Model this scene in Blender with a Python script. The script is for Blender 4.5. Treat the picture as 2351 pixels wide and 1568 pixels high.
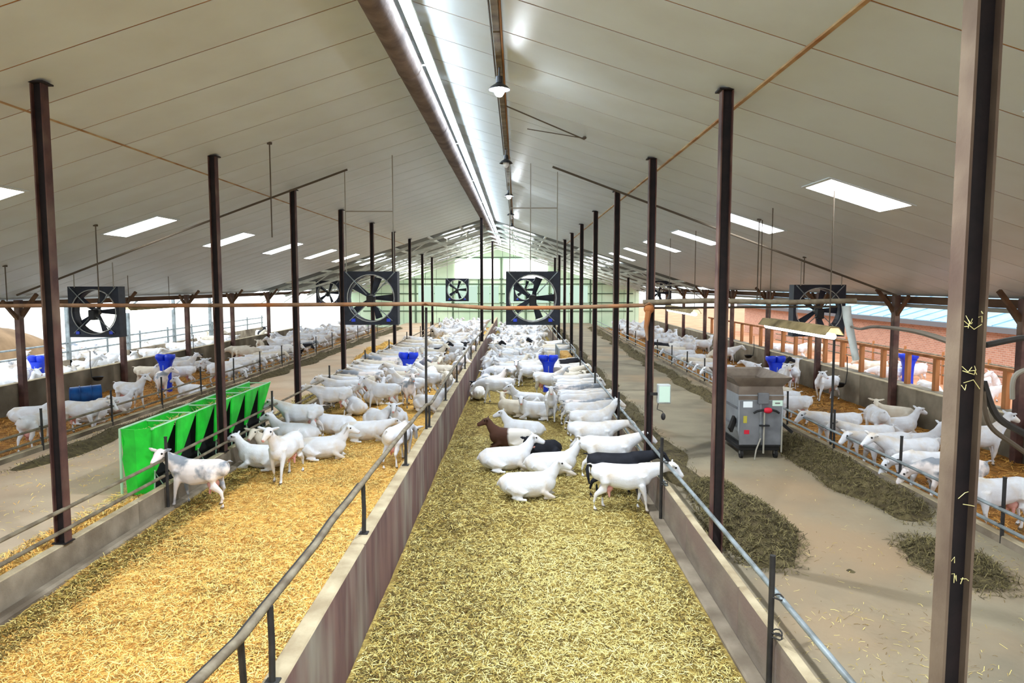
import bpy, bmesh, math, random
import numpy as np
from mathutils import Vector, Matrix, noise

for o in list(bpy.data.objects): bpy.data.objects.remove(o)
SC = bpy.context.scene
COL = SC.collection
random.seed(11); RNG = np.random.default_rng(11)
R = math.radians; PI = math.pi

# ------------------------------------------------------------------ camera
cd = bpy.data.cameras.new('camera'); cam = bpy.data.objects.new('camera', cd); COL.objects.link(cam)
cam.location = (0, 0, 3.8); cam.rotation_euler = (R(90 - 4.716), 0, R(0.412))
cd.sensor_width = 36; cd.lens = 36 * 1600 / 2351; cd.clip_start = 0.05; cd.clip_end = 400
SC.camera = cam
# ------------------------------------------------------------------ world: bright overcast sky
wd = bpy.data.worlds.new('sky'); SC.world = wd; wd.use_nodes = True
wn = wd.node_tree.nodes; wl = wd.node_tree.links
bg = wn['Background']; bg.inputs['Strength'].default_value = 1.0
bg.inputs['Color'].default_value = (0.86, 0.94, 1.0, 1)
SC.view_settings.view_transform = 'Standard'; SC.view_settings.look = 'None'
SC.view_settings.gamma = 1.0; SC.view_settings.use_curve_mapping = False
SC.view_settings.exposure = 1.62
SKYLIGHT_EMIT = 5.0; TUBE_EMIT = 11.0; BULB_EMIT = 90.0; LAMP_WATT = 520.0
SC.cycles.max_bounces = 6; SC.cycles.diffuse_bounces = 3; SC.cycles.glossy_bounces = 2; SC.cycles.transmission_bounces = 2
SC.cycles.caustics_reflective = False; SC.cycles.caustics_refractive = False; SC.cycles.adaptive_threshold = 0.1
# ------------------------------------------------------------------ materials
def srgb(r, g, b):
    f = lambda c: (c/255/12.92 if c <= 10.31 else ((c/255+0.055)/1.055)**2.4)
    return (f(r), f(g), f(b), 1)
def mat(name, col, col2=None, scale=6.0, rough=0.8, metal=0.0, bump=0.0, bscale=40.0, spec=0.3, detail=6.0, stretch=None, thresh=(0.35, 0.65), obj_rand=0.0, col3=None, s3=1.0):
    m = bpy.data.materials.new(name); m.use_nodes = True
    nt = m.node_tree; n = nt.nodes; l = nt.links; b = n['Principled BSDF']
    b.inputs['Roughness'].default_value = rough; b.inputs['Metallic'].default_value = metal
    b.inputs['Specular IOR Level'].default_value = spec
    tc = n.new('ShaderNodeTexCoord'); src = tc.outputs['Object']
    if stretch:
        mp = n.new('ShaderNodeMapping'); mp.inputs['Scale'].default_value = stretch
        l.new(src, mp.inputs['Vector']); src = mp.outputs['Vector']
    out = None
    if col2 is not None:
        nz = n.new('ShaderNodeTexNoise'); nz.inputs['Scale'].default_value = scale; nz.inputs['Detail'].default_value = detail
        l.new(src, nz.inputs['Vector'])
        cr = n.new('ShaderNodeValToRGB'); e = cr.color_ramp.elements
        e[0].position = thresh[0]; e[0].color = col; e[1].position = thresh[1]; e[1].color = col2
        l.new(nz.outputs['Fac'], cr.inputs['Fac']); out = cr.outputs['Color']
        if col3 is not None:
            n3 = n.new('ShaderNodeTexNoise'); n3.inputs['Scale'].default_value = s3; n3.inputs['Detail'].default_value = 3
            l.new(src, n3.inputs['Vector'])
            c3 = n.new('ShaderNodeValToRGB'); c3.color_ramp.elements[0].position = 0.48; c3.color_ramp.elements[1].position = 0.66
            l.new(n3.outputs['Fac'], c3.inputs['Fac'])
            mx = n.new('ShaderNodeMix'); mx.data_type = 'RGBA'; mx.inputs['B'].default_value = col3
            l.new(c3.outputs['Color'], mx.inputs['Factor']); l.new(out, mx.inputs['A']); out = mx.outputs['Result']
    if obj_rand > 0:
        oi = n.new('ShaderNodeObjectInfo'); hs = n.new('ShaderNodeHueSaturation')
        mr = n.new('ShaderNodeMapRange'); mr.inputs['To Min'].default_value = 1 - obj_rand; mr.inputs['To Max'].default_value = 1 + obj_rand * 0.4
        l.new(oi.outputs['Random'], mr.inputs['Value']); l.new(mr.outputs['Result'], hs.inputs['Value'])
        if out is not None: l.new(out, hs.inputs['Color'])
        else: hs.inputs['Color'].default_value = col
        out = hs.outputs['Color']
    if out is not None: l.new(out, b.inputs['Base Color'])
    else: b.inputs['Base Color'].default_value = col
    if bump > 0:
        nb = n.new('ShaderNodeTexNoise'); nb.inputs['Scale'].default_value = bscale; nb.inputs['Detail'].default_value = 4
        l.new(src, nb.inputs['Vector'])
        bp = n.new('ShaderNodeBump'); bp.inputs['Strength'].default_value = bump; bp.inputs['Distance'].default_value = 0.02
        l.new(nb.outputs['Fac'], bp.inputs['Height']); l.new(bp.outputs['Normal'], b.inputs['Normal'])
    m.diffuse_color = col
    return m
def emit(name, col, strength):
    m = bpy.data.materials.new(name); m.use_nodes = True
    nt = m.node_tree; nt.nodes.remove(nt.nodes['Principled BSDF'])
    e = nt.nodes.new('ShaderNodeEmission'); e.inputs['Color'].default_value = col; e.inputs['Strength'].default_value = strength
    nt.links.new(e.outputs[0], nt.nodes['Material Output'].inputs['Surface'])
    return m
def twotone(name, front, rear, xsplit, rough=0.85, vertical=None):
    """coat whose colour changes along the goat's own length (object space), or by height on the back"""
    m = mat(name, front, rough=rough); nt = m.node_tree; n = nt.nodes; l = nt.links; b = n['Principled BSDF']
    tc = n.new('ShaderNodeTexCoord'); sp = n.new('ShaderNodeSeparateXYZ'); l.new(tc.outputs['Object'], sp.inputs[0])
    nz = n.new('ShaderNodeTexNoise'); nz.inputs['Scale'].default_value = 5.0; l.new(tc.outputs['Object'], nz.inputs['Vector'])
    ad = n.new('ShaderNodeMath'); ad.operation = 'MULTIPLY_ADD'; ad.inputs[1].default_value = 0.22; 
    l.new(nz.outputs['Fac'], ad.inputs[0]); l.new(sp.outputs['Z' if vertical else 'X'], ad.inputs[2])
    mr = n.new('ShaderNodeMapRange'); mr.inputs['From Min'].default_value = xsplit + 0.09; mr.inputs['From Max'].default_value = xsplit + 0.15
    l.new(ad.outputs[0], mr.inputs['Value'])
    mx = n.new('ShaderNodeMix'); mx.data_type = 'RGBA'; mx.inputs['A'].default_value = rear; mx.inputs['B'].default_value = front
    l.new(mr.outputs['Result'], mx.inputs['Factor']); l.new(mx.outputs['Result'], b.inputs['Base Color'])
    return m

M = {}
M['panel'] = mat('ceiling_panel', srgb(204, 213, 216), srgb(194, 200, 200), 0.8, rough=0.42, spec=0.45, bump=0.03, bscale=3, obj_rand=0.03)
M['rust_joint'] = mat('rusty_joint', srgb(164, 118, 66), srgb(126, 86, 50), 0.6, rough=0.8)
M['splice'] = mat('splice_strip', srgb(186, 160, 118), srgb(146, 100, 58), 2.2, rough=0.7)
M['roofmetal'] = mat('galvanised_roof', srgb(120, 126, 124), srgb(96, 102, 100), 2, rough=0.6, metal=0.2)
M['whitesteel'] = mat('white_steel', srgb(222, 226, 214), srgb(196, 200, 186), 3, rough=0.5)
M['maroon'] = mat('maroon_steel', srgb(92, 62, 55), srgb(62, 40, 37), 3.0, rough=0.62, bump=0.15, bscale=25, col3=srgb(122, 100, 84), s3=1.2)
M['maroon_shaded'] = mat('shaded_steel', srgb(34, 25, 25), srgb(20, 16, 17), 5.0, rough=0.7, bump=0.2, bscale=25)  # near-black copy of the maroon, with the columns' recess shade in its colour
M['dusty_steel'] = mat('dusty_brown_steel', srgb(122, 106, 88), srgb(98, 82, 68), 2.0, rough=0.75, bump=0.15, bscale=25, col3=srgb(84, 66, 56), s3=1.0)
M['concrete'] = mat('concrete', srgb(150, 138, 120), srgb(116, 104, 88), 2.2, rough=0.9, bump=0.3, bscale=30, col3=srgb(92, 80, 66), s3=0.9)
M['concrete_top'] = mat('worn_concrete_top', srgb(186, 172, 142), srgb(150, 134, 106), 3.0, rough=0.9, bump=0.3, bscale=40)
M['wall_paint'] = mat('maroon_stained_plaster', srgb(128, 100, 96), srgb(96, 72, 72), 2.0, rough=0.85, bump=0.25, bscale=18, stretch=(1.0, 1.6, 0.35), col3=srgb(150, 142, 132), s3=1.1)
M['wall_right'] = mat('grey_board', srgb(140, 130, 116), srgb(112, 100, 90), 2.5, rough=0.85, bump=0.2, bscale=20, stretch=(1, .6, 1.5), col3=srgb(124, 106, 98), s3=1.0)
M['outer_wall'] = mat('outer_concrete', srgb(150, 140, 122), srgb(112, 104, 88), 1.4, rough=0.9, bump=0.25, bscale=20, col3=srgb(84, 76, 62), s3=0.5)
M['alley'] = mat('alley_floor', srgb(146, 136, 114), srgb(120, 111, 93), 0.9, rough=0.9, bump=0.25, bscale=14, col3=srgb(152, 130, 102), s3=0.35, detail=10)
M['alley_dry'] = mat('dry_alley_floor', srgb(204, 184, 158), srgb(178, 158, 134), 0.8, rough=0.9, bump=0.25, bscale=14, col3=srgb(196, 164, 132), s3=0.3, detail=10)
M['ground'] = mat('earth', srgb(150, 122, 92), srgb(122, 98, 72), 1.0, rough=0.95)
M['outside_left'] = mat('pale_yard', srgb(214, 210, 200), srgb(190, 184, 172), 0.6, rough=0.95)
M['outside_right'] = mat('red_earth', srgb(206, 150, 112), srgb(182, 126, 92), 0.8, rough=0.95)
M['straw_gold'] = mat('golden_straw_bed', srgb(240, 196, 104), srgb(190, 136, 62), 14.0, rough=0.95, bump=0.7, bscale=35, col3=srgb(150, 120, 60), s3=0.9, detail=12)
M['straw_olive'] = mat('olive_straw_bed', srgb(176, 154, 84), srgb(104, 84, 38), 14.0, rough=0.95, bump=0.7, bscale=35, col3=srgb(134, 112, 56), s3=0.9, detail=12)
M['straw_outer'] = mat('outer_straw_bed', srgb(190, 134, 58), srgb(142, 92, 34), 7.0, rough=0.95, bump=0.7, bscale=30, col3=srgb(120, 84, 36), s3=0.8, detail=10)
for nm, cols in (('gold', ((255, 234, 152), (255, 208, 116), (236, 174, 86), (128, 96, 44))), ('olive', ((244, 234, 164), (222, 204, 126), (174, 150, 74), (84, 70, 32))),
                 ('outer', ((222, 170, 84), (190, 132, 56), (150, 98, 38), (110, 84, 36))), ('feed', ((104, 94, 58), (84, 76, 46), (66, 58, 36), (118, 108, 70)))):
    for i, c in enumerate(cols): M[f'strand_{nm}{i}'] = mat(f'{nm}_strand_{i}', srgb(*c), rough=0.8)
M['feed'] = mat('silage', srgb(98, 88, 58), srgb(70, 60, 40), 10.0, rough=0.95, bump=0.8, bscale=45, detail=10)
M['galv'] = mat('galvanised_pipe', srgb(150, 160, 164), srgb(112, 118, 118), 4, rough=0.5, metal=0.35)
M['weathered_pipe'] = mat('weathered_pipe', srgb(134, 124, 104), srgb(96, 84, 68), 5, rough=0.7, metal=0.1, bump=0.2)
M['rusty_pipe'] = mat('rusty_pipe', srgb(142, 108, 80), srgb(108, 84, 62), 3, rough=0.8, bump=0.3, col3=srgb(150, 92, 48), s3=0.8)
M['rod'] = mat('dark_rod', srgb(58, 56, 54), srgb(40, 38, 38), 6, rough=0.6, metal=0.2)
M['duct'] = mat('duct_skin', srgb(116, 100, 92), srgb(86, 72, 66), 3, rough=0.75, bump=0.3, bscale=12)
M['wire'] = mat('grey_wire', srgb(150, 146, 134), rough=0.6)
M['wiredark'] = mat('dark_wire', srgb(84, 74, 62), rough=0.7)
M['navy'] = mat('navy_fan_housing', srgb(40, 46, 60), srgb(28, 31, 40), 4, rough=0.5)
M['blackplastic'] = mat('black_plastic', srgb(26, 26, 28), rough=0.5)
M['greymetal'] = mat('grey_steel', srgb(128, 126, 122), srgb(100, 98, 96), 4, rough=0.5, metal=0.3)
M['fanring'] = mat('pale_ring', srgb(170, 172, 170), rough=0.5)
M['blue'] = mat('blue_plastic', srgb(16, 62, 216), srgb(10, 46, 190), 3, rough=0.4, spec=0.5)
M['teal'] = mat('blue_tub', srgb(14, 84, 150), srgb(10, 60, 120), 4, rough=0.45)
M['green'] = mat('green_tarpaulin', srgb(30, 214, 52), srgb(14, 172, 36), 3, rough=0.5, spec=0.4, bump=0.3, bscale=6)
M['greenframe'] = mat('pale_green_frame', srgb(172, 214, 178), rough=0.6)
M['black'] = mat('black_interior_shade', srgb(14, 16, 15), rough=0.9)  # black that paints the unlit inside of the hay feeder
M['stainless'] = mat('cart_steel', srgb(160, 166, 170), srgb(134, 138, 142), 2, rough=0.42, metal=0.45)
M['cart_dark'] = mat('cart_grey_panel', srgb(124, 126, 130), srgb(104, 106, 110), 3, rough=0.5, metal=0.35)
M['cart_rim'] = mat('cart_hopper', srgb(128, 116, 104), srgb(98, 86, 76), 3, rough=0.6, metal=0.2)
M['label'] = mat('white_sticker', srgb(225, 232, 236), rough=0.5)
M['label_g'] = mat('pale_green_sticker', srgb(198, 222, 206), rough=0.5)
M['red'] = mat('red_valve', srgb(190, 30, 52), rough=0.5)
M['yellowgreen'] = mat('warning_sticker', srgb(170, 160, 60), rough=0.6)
M['rubber'] = mat('black_rubber', srgb(30, 29, 28), rough=0.85)
M['wood'] = mat('orange_wood', srgb(190, 132, 84), srgb(156, 98, 58), 4, rough=0.8, stretch=(1, 1, 0.2))
M['beam'] = mat('brown_timber', srgb(104, 78, 56), srgb(78, 56, 40), 4, rough=0.85, stretch=(1, 0.2, 1))
M['mint'] = mat('mint_cladding', srgb(220, 238, 208), srgb(202, 228, 194), 0.8, rough=0.6)
M['mint_pale'] = mat('translucent_cladding', srgb(214, 240, 222), srgb(196, 228, 208), 0.6, rough=0.5)
M['girt'] = mat('dark_green_girt', srgb(84, 104, 80), rough=0.7)
M['roofblue'] = mat('blue_grey_roof', srgb(150, 186, 206), srgb(132, 168, 190), 3, rough=0.5)
M['soffit'] = mat('grey_fascia', srgb(112, 110, 112), rough=0.7)
M['white_box'] = mat('pale_box', srgb(182, 188, 186), srgb(160, 166, 164), 4, rough=0.5)
M['lampshade'] = mat('lamp_metal', srgb(60, 60, 62), rough=0.4, metal=0.5)
M['trough_dirty'] = mat('dusty_reflector', srgb(150, 132, 92), srgb(110, 94, 60), 3, rough=0.8)
M['white'] = mat('white_plastic', srgb(232, 234, 234), rough=0.4)
M['brown_bark'] = mat('hay', srgb(214, 172, 96), srgb(168, 120, 60), 14, rough=0.95, bump=0.8, bscale=60)
# brick of the neighbouring barn
def brickmat():
    m = mat('brick_wall', srgb(190, 140, 116)); nt = m.node_tree; n = nt.nodes; l = nt.links; b = n['Principled BSDF']
    tc = n.new('ShaderNodeTexCoord'); mp = n.new('ShaderNodeMapping'); mp.inputs['Rotation'].default_value = (R(90), 0, R(90))
    l.new(tc.outputs['Object'], mp.inputs['Vector'])
    sp = n.new('ShaderNodeSeparateXYZ'); cb = n.new('ShaderNodeCombineXYZ'); l.new(tc.outputs['Object'], sp.inputs[0])
    l.new(sp.outputs['Y'], cb.inputs['X']); l.new(sp.outputs['Z'], cb.inputs['Y'])
    bt = n.new('ShaderNodeTexBrick'); l.new(cb.outputs[0], bt.inputs['Vector'])
    bt.inputs['Scale'].default_value = 1.0; bt.inputs['Brick Width'].default_value = 0.23; bt.inputs['Row Height'].default_value = 0.08; bt.inputs['Mortar Size'].default_value = 0.008
    bt.inputs['Color1'].default_value = srgb(206, 152, 128); bt.inputs['Color2'].default_value = srgb(186, 132, 110); bt.inputs['Mortar'].default_value = srgb(206, 186, 168)
    l.new(bt.outputs['Color'], b.inputs['Base Color']); return m
M['brick'] = brickmat()
M['coat_white'] = mat('white_coat', srgb(233, 236, 242), srgb(222, 222, 226), 5.0, rough=0.9, spec=0.15, obj_rand=0.08, bump=0.25, bscale=60, col3=srgb(216, 206, 194), s3=3.0)
M['coat_cream'] = mat('cream_coat', srgb(228, 220, 204), srgb(214, 202, 182), 5.0, rough=0.9, spec=0.15, obj_rand=0.08)
M['coat_black'] = mat('black_coat', srgb(34, 36, 44), srgb(22, 23, 30), 6.0, rough=0.75, spec=0.25)
M['coat_brownfront'] = twotone('brown_and_white_coat', srgb(84, 56, 44), srgb(240, 234, 226), 0.02)
M['coat_blackwhite'] = twotone('black_and_white_coat', srgb(36, 36, 42), srgb(232, 230, 226), -0.05)
M['coat_greyback'] = mat('grey_marked_coat', srgb(236, 226, 222), srgb(140, 146, 154), 3.2, rough=0.9, thresh=(0.46, 0.58), stretch=(1, 1, 1))
M['skin_pink'] = mat('pink_skin', srgb(222, 168, 156), srgb(206, 144, 136), 6, rough=0.6)
M['hoof'] = mat('hoof', srgb(112, 98, 80), rough=0.7)
M['eye'] = mat('eye', srgb(24, 20, 16), rough=0.2)
M['tube_glow'] = emit('led_tube_glow', (0.70, 0.85, 1.0, 1), TUBE_EMIT)
M['fluoro_glow'] = emit('fluorescent_glow', (0.95, 1.0, 1.0, 1), 6.0)
M['skylight'] = emit('skylight_pane', (0.93, 0.97, 1.0, 1), SKYLIGHT_EMIT)
M['mint_glow'] = emit('backlit_cladding', (0.70, 0.95, 0.78, 1), 0.30)
M['window_glow'] = emit('bright_window_pane', (0.95, 1.0, 0.97, 1), 1.6)
M['bulb'] = emit('bulb_glow', (0.85, 0.93, 1.0, 1), BULB_EMIT)

# ------------------------------------------------------------------ mesh helpers
class MB:
    """collects shapes, then builds ONE mesh object"""
    def __init__(s): s.v = []; s.f = []; s.mi = []; s.cm = 0
    def add(s, v, f):
        k = len(s.v); s.v += [tuple(p) for p in v]; s.f += [tuple(i + k for i in q) for q in f]; s.mi += [s.cm] * len(f); return s
    def box(s, a, b):
        x0, y0, z0 = a; x1, y1, z1 = b
        return s.add([(x0,y0,z0),(x1,y0,z0),(x1,y1,z0),(x0,y1,z0),(x0,y0,z1),(x1,y0,z1),(x1,y1,z1),(x0,y1,z1)],
              [(3,2,1,0),(4,5,6,7),(0,1,5,4),(1,2,6,5),(2,3,7,6),(3,0,4,7)])
    def bbox(s, a, b, r=0.01):
        """box with chamfered vertical + horizontal edges"""
        bm = bmesh.new(); bmesh.ops.create_cube(bm, size=1)
        c = [(a[i] + b[i]) / 2 for i in range(3)]; d = [b[i] - a[i] for i in range(3)]
        for v in bm.verts: v.co = Vector((c[0] + v.co.x * d[0], c[1] + v.co.y * d[1], c[2] + v.co.z * d[2]))
        bmesh.ops.bevel(bm, geom=bm.edges[:], offset=r, segments=1, affect='EDGES')
        bm.verts.index_update(); s.add([v.co for v in bm.verts], [[v.index for v in f.verts] for f in bm.faces]); bm.free(); return s
    def tube(s, pts, r, n=8, caps=True):
        pts = [Vector(p) for p in pts]; m = len(pts); rs = r if isinstance(r, (list, tuple)) else [r] * m
        ring = []; prev = None
        for i, p in enumerate(pts):
            t = (pts[min(i + 1, m - 1)] - pts[max(i - 1, 0)]).normalized()
            if prev is None:
                u = t.cross(Vector((0, 0, 1)));
                if u.length < 1e-4: u = t.cross(Vector((1, 0, 0)))
            else: u = prev - t * prev.dot(t)
            u.normalize(); prev = u; w = t.cross(u)
            ring += [p + (u * math.cos(a) + w * math.sin(a)) * rs[i] for a in [2 * PI * k / n for k in range(n)]]
        f = [(i*n+k, i*n+(k+1) % n, (i+1)*n+(k+1) % n, (i+1)*n+k) for i in range(m - 1) for k in range(n)]
        if caps: f += [tuple(range(n))[::-1], tuple((m-1)*n+k for k in range(n))]
        return s.add(ring, f)
    def cyl(s, a, b, r, n=10): return s.tube([a, b], r, n)
    def loft(s, rings, caps=True):
        n = len(rings[0]); f = [(i*n+k, i*n+(k+1) % n, (i+1)*n+(k+1) % n, (i+1)*n+k) for i in range(len(rings) - 1) for k in range(n)]
        if caps: f += [tuple(range(n))[::-1], tuple((len(rings)-1)*n+k for k in range(n))]
        return s.add([p for r in rings for p in r], f)
    def ell(s, c, r, nu=12, nv=8):
        rings = []
        for j in range(1, nv):
            a = PI * j / nv - PI / 2
            rings.append([(c[0] + r[0]*math.cos(a)*math.cos(2*PI*k/nu), c[1] + r[1]*math.cos(a)*math.sin(2*PI*k/nu), c[2] + r[2]*math.sin(a)) for k in range(nu)])
        return s.loft(rings)
    def bar(s, a, b, w, h):
        """rectangular bar from a to b"""
        a = Vector(a); b = Vector(b); t = (b - a).normalized(); u = t.cross(Vector((0, 0, 1)))
        if u.length < 1e-3: u = Vector((1, 0, 0))
        u.normalize(); q = u.cross(t); u *= w / 2; q *= h / 2
        r = lambda p: [p - u - q, p + u - q, p + u + q, p - u + q]
        return s.loft([r(a), r(b)])
    def build(s, name, mats, parent=None, smooth=False, loc=None):
        me = bpy.data.meshes.new(name); me.from_pydata(s.v, [], s.f)
        ms = mats if isinstance(mats, (list, tuple)) else [mats]
        for m in ms: me.materials.append(M[m] if isinstance(m, str) else m)
        if len(ms) > 1: me.polygons.foreach_set('material_index', s.mi)
        bm = bmesh.new(); bm.from_mesh(me); bmesh.ops.recalc_face_normals(bm, faces=bm.faces); bm.to_mesh(me); bm.free()
        if smooth:
            me.polygons.foreach_set('use_smooth', [True] * len(me.polygons))
            try: me.set_sharp_from_angle(angle=R(40))
            except Exception: pass
        o = bpy.data.objects.new(name, me); COL.objects.link(o)
        if loc is not None: o.location = loc
        if parent is not None: o.parent = parent
        return o
def tag(o, label, cat, group=None):
    o['label'] = label; o['category'] = cat
    if group: o['group'] = group
    return o
def struct(o): o['kind'] = 'structure'; return o
def empty(name, loc=(0, 0, 0), rz=0.0):
    e = bpy.data.objects.new(name, None); COL.objects.link(e); e.location = loc; e.rotation_euler = (0, 0, rz); e.empty_display_size = 0.2; return e
def copy_tree(o, parent=None):
    c = o.copy(); COL.objects.link(c)
    if parent is not None: c.parent = parent
    for ch in list(o.children): copy_tree(ch, c)
    return c
def piece(name, me, parent, loc, rot=None, sc=None):
    o = bpy.data.objects.new(name, me); COL.objects.link(o); o.parent = parent; o.location = loc
    if rot is not None: o.rotation_euler = rot
    if sc is not None: o.scale = sc
    return o
ORD = ['first','second','third','fourth','fifth','sixth','seventh','eighth','ninth','tenth','eleventh','twelfth','thirteenth','fourteenth','fifteenth','sixteenth','seventeenth','eighteenth','nineteenth','twentieth','twenty-first','twenty-second','twenty-third','twenty-fourth','twenty-fifth','twenty-sixth']
ORD += [f'{t}-{u}' if u else {'twenty': 'twentieth', 'thirty': 'thirtieth', 'forty': 'fortieth', 'fifty': 'fiftieth'}[t] for t in ('twenty', 'thirty', 'forty', 'fifty') for u in ('', 'first', 'second', 'third', 'fourth', 'fifth', 'sixth', 'seventh', 'eighth', 'ninth')][7:]

# ------------------------------------------------------------------ dimensions
XR = -1.70; ZR = 7.47; SL = 0.318                 # ridge line and roof slope
def roof(x): return ZR - SL * abs(x - XR)
EL, ER = -15.0, 10.85                             # ceiling edges
Y0, YC, YE = -9.0, 39.2, 62.0                     # barn back, end of insulated ceiling, end wall
ZA = 0.35                                         # alley floor
# pens: outer left -14.4..-9.85 | alley | left centre -5.65..-1.78 | right centre -1.62..2.35 | alley 2.45..6.45 | outer right 6.6..10.6

# ================================================================== STRUCTURE
struct(MB().box((-70, -25, -0.4), (70, 110, -0.06)).build('floor', 'ground'))
struct(MB().box((2.45, Y0, -0.06), (6.45, YE, ZA)).build('floor_alley_right', 'alley'))
struct(MB().box((-9.85, Y0, -0.06), (-5.77, YE, ZA)).build('floor_alley_left', 'alley_dry'))
struct(MB().box((-70, -25, -0.06), (-14.6, 110, 0.10)).build('floor_yard_left', 'outside_left'))
struct(MB().box((10.8, -25, -0.06), (70, 110, 0.12)).build('floor_yard_right', 'outside_right'))
# pen walls
def pen_wall(name, x0, x1, y0, y1, z0, z1, m, seg):
    """cast wall with visible joints: a core with separately cast blocks and a worn coping"""
    w = struct(MB().box((x0 + .012, y0, z0), (x1 - .012, y1, z1 - 0.05)).build(name, m))
    n = max(1, round((y1 - y0) / seg)); d = (y1 - y0) / n
    me = None
    for i in range(n):
        if me is None:
            o = MB().bbox((x0, -d/2 + .006, z0), (x1, d/2 - .006, z1), 0.012).build('block', [m], w); me = o.data; o.location = (0, y0 + d/2, 0)
            me.materials.append(M['concrete_top'])
            for p in me.polygons:
                if p.normal.z > 0.5: p.material_index = 1
        else: piece('block', me, w, (0, y0 + d * (i + .5), 0))
    return w
pen_wall('wall_center', -1.78, -1.62, 2.6, 58, -0.06, 1.04, 'wall_paint', 4.7)
pen_wall('wall_right_pen', 2.35, 2.45, Y0, 58, -0.06, 0.60, 'wall_right', 2.35)
pen_wall('wall_left_pen', -5.77, -5.65, Y0, 58, -0.06, 0.56, 'concrete', 4.7)
pen_wall('wall_right_outer', 10.60, 10.80, Y0, 58, -0.06, 1.00, 'outer_wall', 3.0)
pen_wall('wall_left_outer', -14.6, -14.4, Y0, 46, -0.06, 0.95, 'outer_wall', 3.0)
pen_wall('wall_curb_right', 6.45, 6.58, Y0, 58, -0.06, 0.46, 'concrete', 4.7)
pen_wall('wall_curb_left', -9.98, -9.85, Y0, 58, -0.06, 0.46, 'concrete', 4.7)
# kerb ledges at the foot of the pen walls
struct(MB().bbox((2.18, Y0, -0.06), (2.36, 58, 0.06), .02).build('trim_1', 'concrete'))
struct(MB().bbox((-5.66, Y0, -0.06), (-5.50, 58, 0.23), .03).build('trim_2', 'concrete'))
# ---- ceiling
AR = math.atan(SL)
def slope_slab(mb, x0, x1, y0, y1, t, off=0.0):
    """slab following the roof between x0 and x1 (same side), its underside at roof(x)+off"""
    mb.add([(x0,y0,roof(x0)+off),(x1,y0,roof(x1)+off),(x1,y1,roof(x1)+off),(x0,y1,roof(x0)+off),
            (x0,y0,roof(x0)+off+t),(x1,y0,roof(x1)+off+t),(x1,y1,roof(x1)+off+t),(x0,y1,roof(x0)+off+t)],
           [(3,2,1,0),(4,5,6,7),(0,1,5,4),(1,2,6,5),(2,3,7,6),(3,0,4,7)]); return mb
b = MB(); slope_slab(b, EL, XR, Y0, YC, .10, .006); slope_slab(b, XR, ER, Y0, YC, .10, .006)
ceil = struct(b.build('ceiling', 'rust_joint'))
PP = 1.115; ny = int((YC - Y0) / PP); ystart = YC - ny * PP
for (x0, x1) in ((EL, -6.30), (-6.27, XR - .005), (XR + .005, 2.76), (2.79, ER)):
    me = slope_slab(MB(), x0, x1, -PP/2 + .014, PP/2 - .014, .04).build('panel', 'panel', ceil); me.location = (0, ystart + PP/2, 0)
    for i in range(1, ny): piece('panel', me.data, ceil, (0, ystart + PP * (i + .5), 0))
for x in (-6.285, 2.775):
    MB().bar((x, Y0, roof(x) - .002), (x, YC, roof(x) - .002), .05 if x > 0 else .03, .022).build('joint_strip', 'splice', ceil)
# bare metal roof beyond the ceiling, corrugated
b = MB()
for sgn, xe in ((-1, EL), (1, ER)):
    ys = np.arange(YC, YE + .3, .19)
    v = []; f = []
    for i, y in enumerate(ys):
        h = .05 * (i % 2)
        v += [(XR, y, roof(XR) + .12 + h), (xe, y, roof(xe) + .12 + h)]
        if i: f.append((2*i-2, 2*i-1, 2*i+1, 2*i))
    b.add(v, f)
bare = struct(b.build('ceiling_metal', 'roofmetal'))
# eave beams and braces
struct(MB().bbox((ER - .12, Y0, 3.27), (ER + .06, YE, 3.46), .01).build('trim_3', 'beam'))
struct(MB().bbox((EL + .3, Y0, 3.14), (EL + .46, YE, 3.30), .01).build('trim_4', 'beam'))
struct(MB().cyl((10.62, Y0, 3.22), (10.62, YE, 3.22), .05, 8).build('trim_5', 'wire'))
# skylights
k = 1
def skylight(xa, xb, yc, w):
    global k
    e = struct(empty(f'window_{k}')); k += 1
    slope_slab(MB(), xa, xb, yc - w/2, yc + w/2, .01, -.014).build('pane', 'skylight', e)
    for (a, c, y0, y1) in ((xa - .05, xb + .05, yc - w/2 - .05, yc - w/2), (xa - .05, xb + .05, yc + w/2, yc + w/2 + .05), (xa - .05, xa, yc - w/2, yc + w/2), (xb, xb + .05, yc - w/2, yc + w/2)):
        slope_slab(MB(), a, c, y0, y1, .016, -.018).build('frame', 'panel', e)
for yc in (11.4, 16.7, 21.8, 26.8, 31.9, 36.6): skylight(-9.58, -8.32, yc, .95)
for yc in (11.3, 16.4, 21.4, 26.3, 31.2, 36.2): skylight(4.79, 6.03, yc, .95)
for yc in (6.2, 1.0, -4.0): skylight(-9.58, -8.32, yc, .95); skylight(4.79, 6.03, yc, .95)
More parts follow.
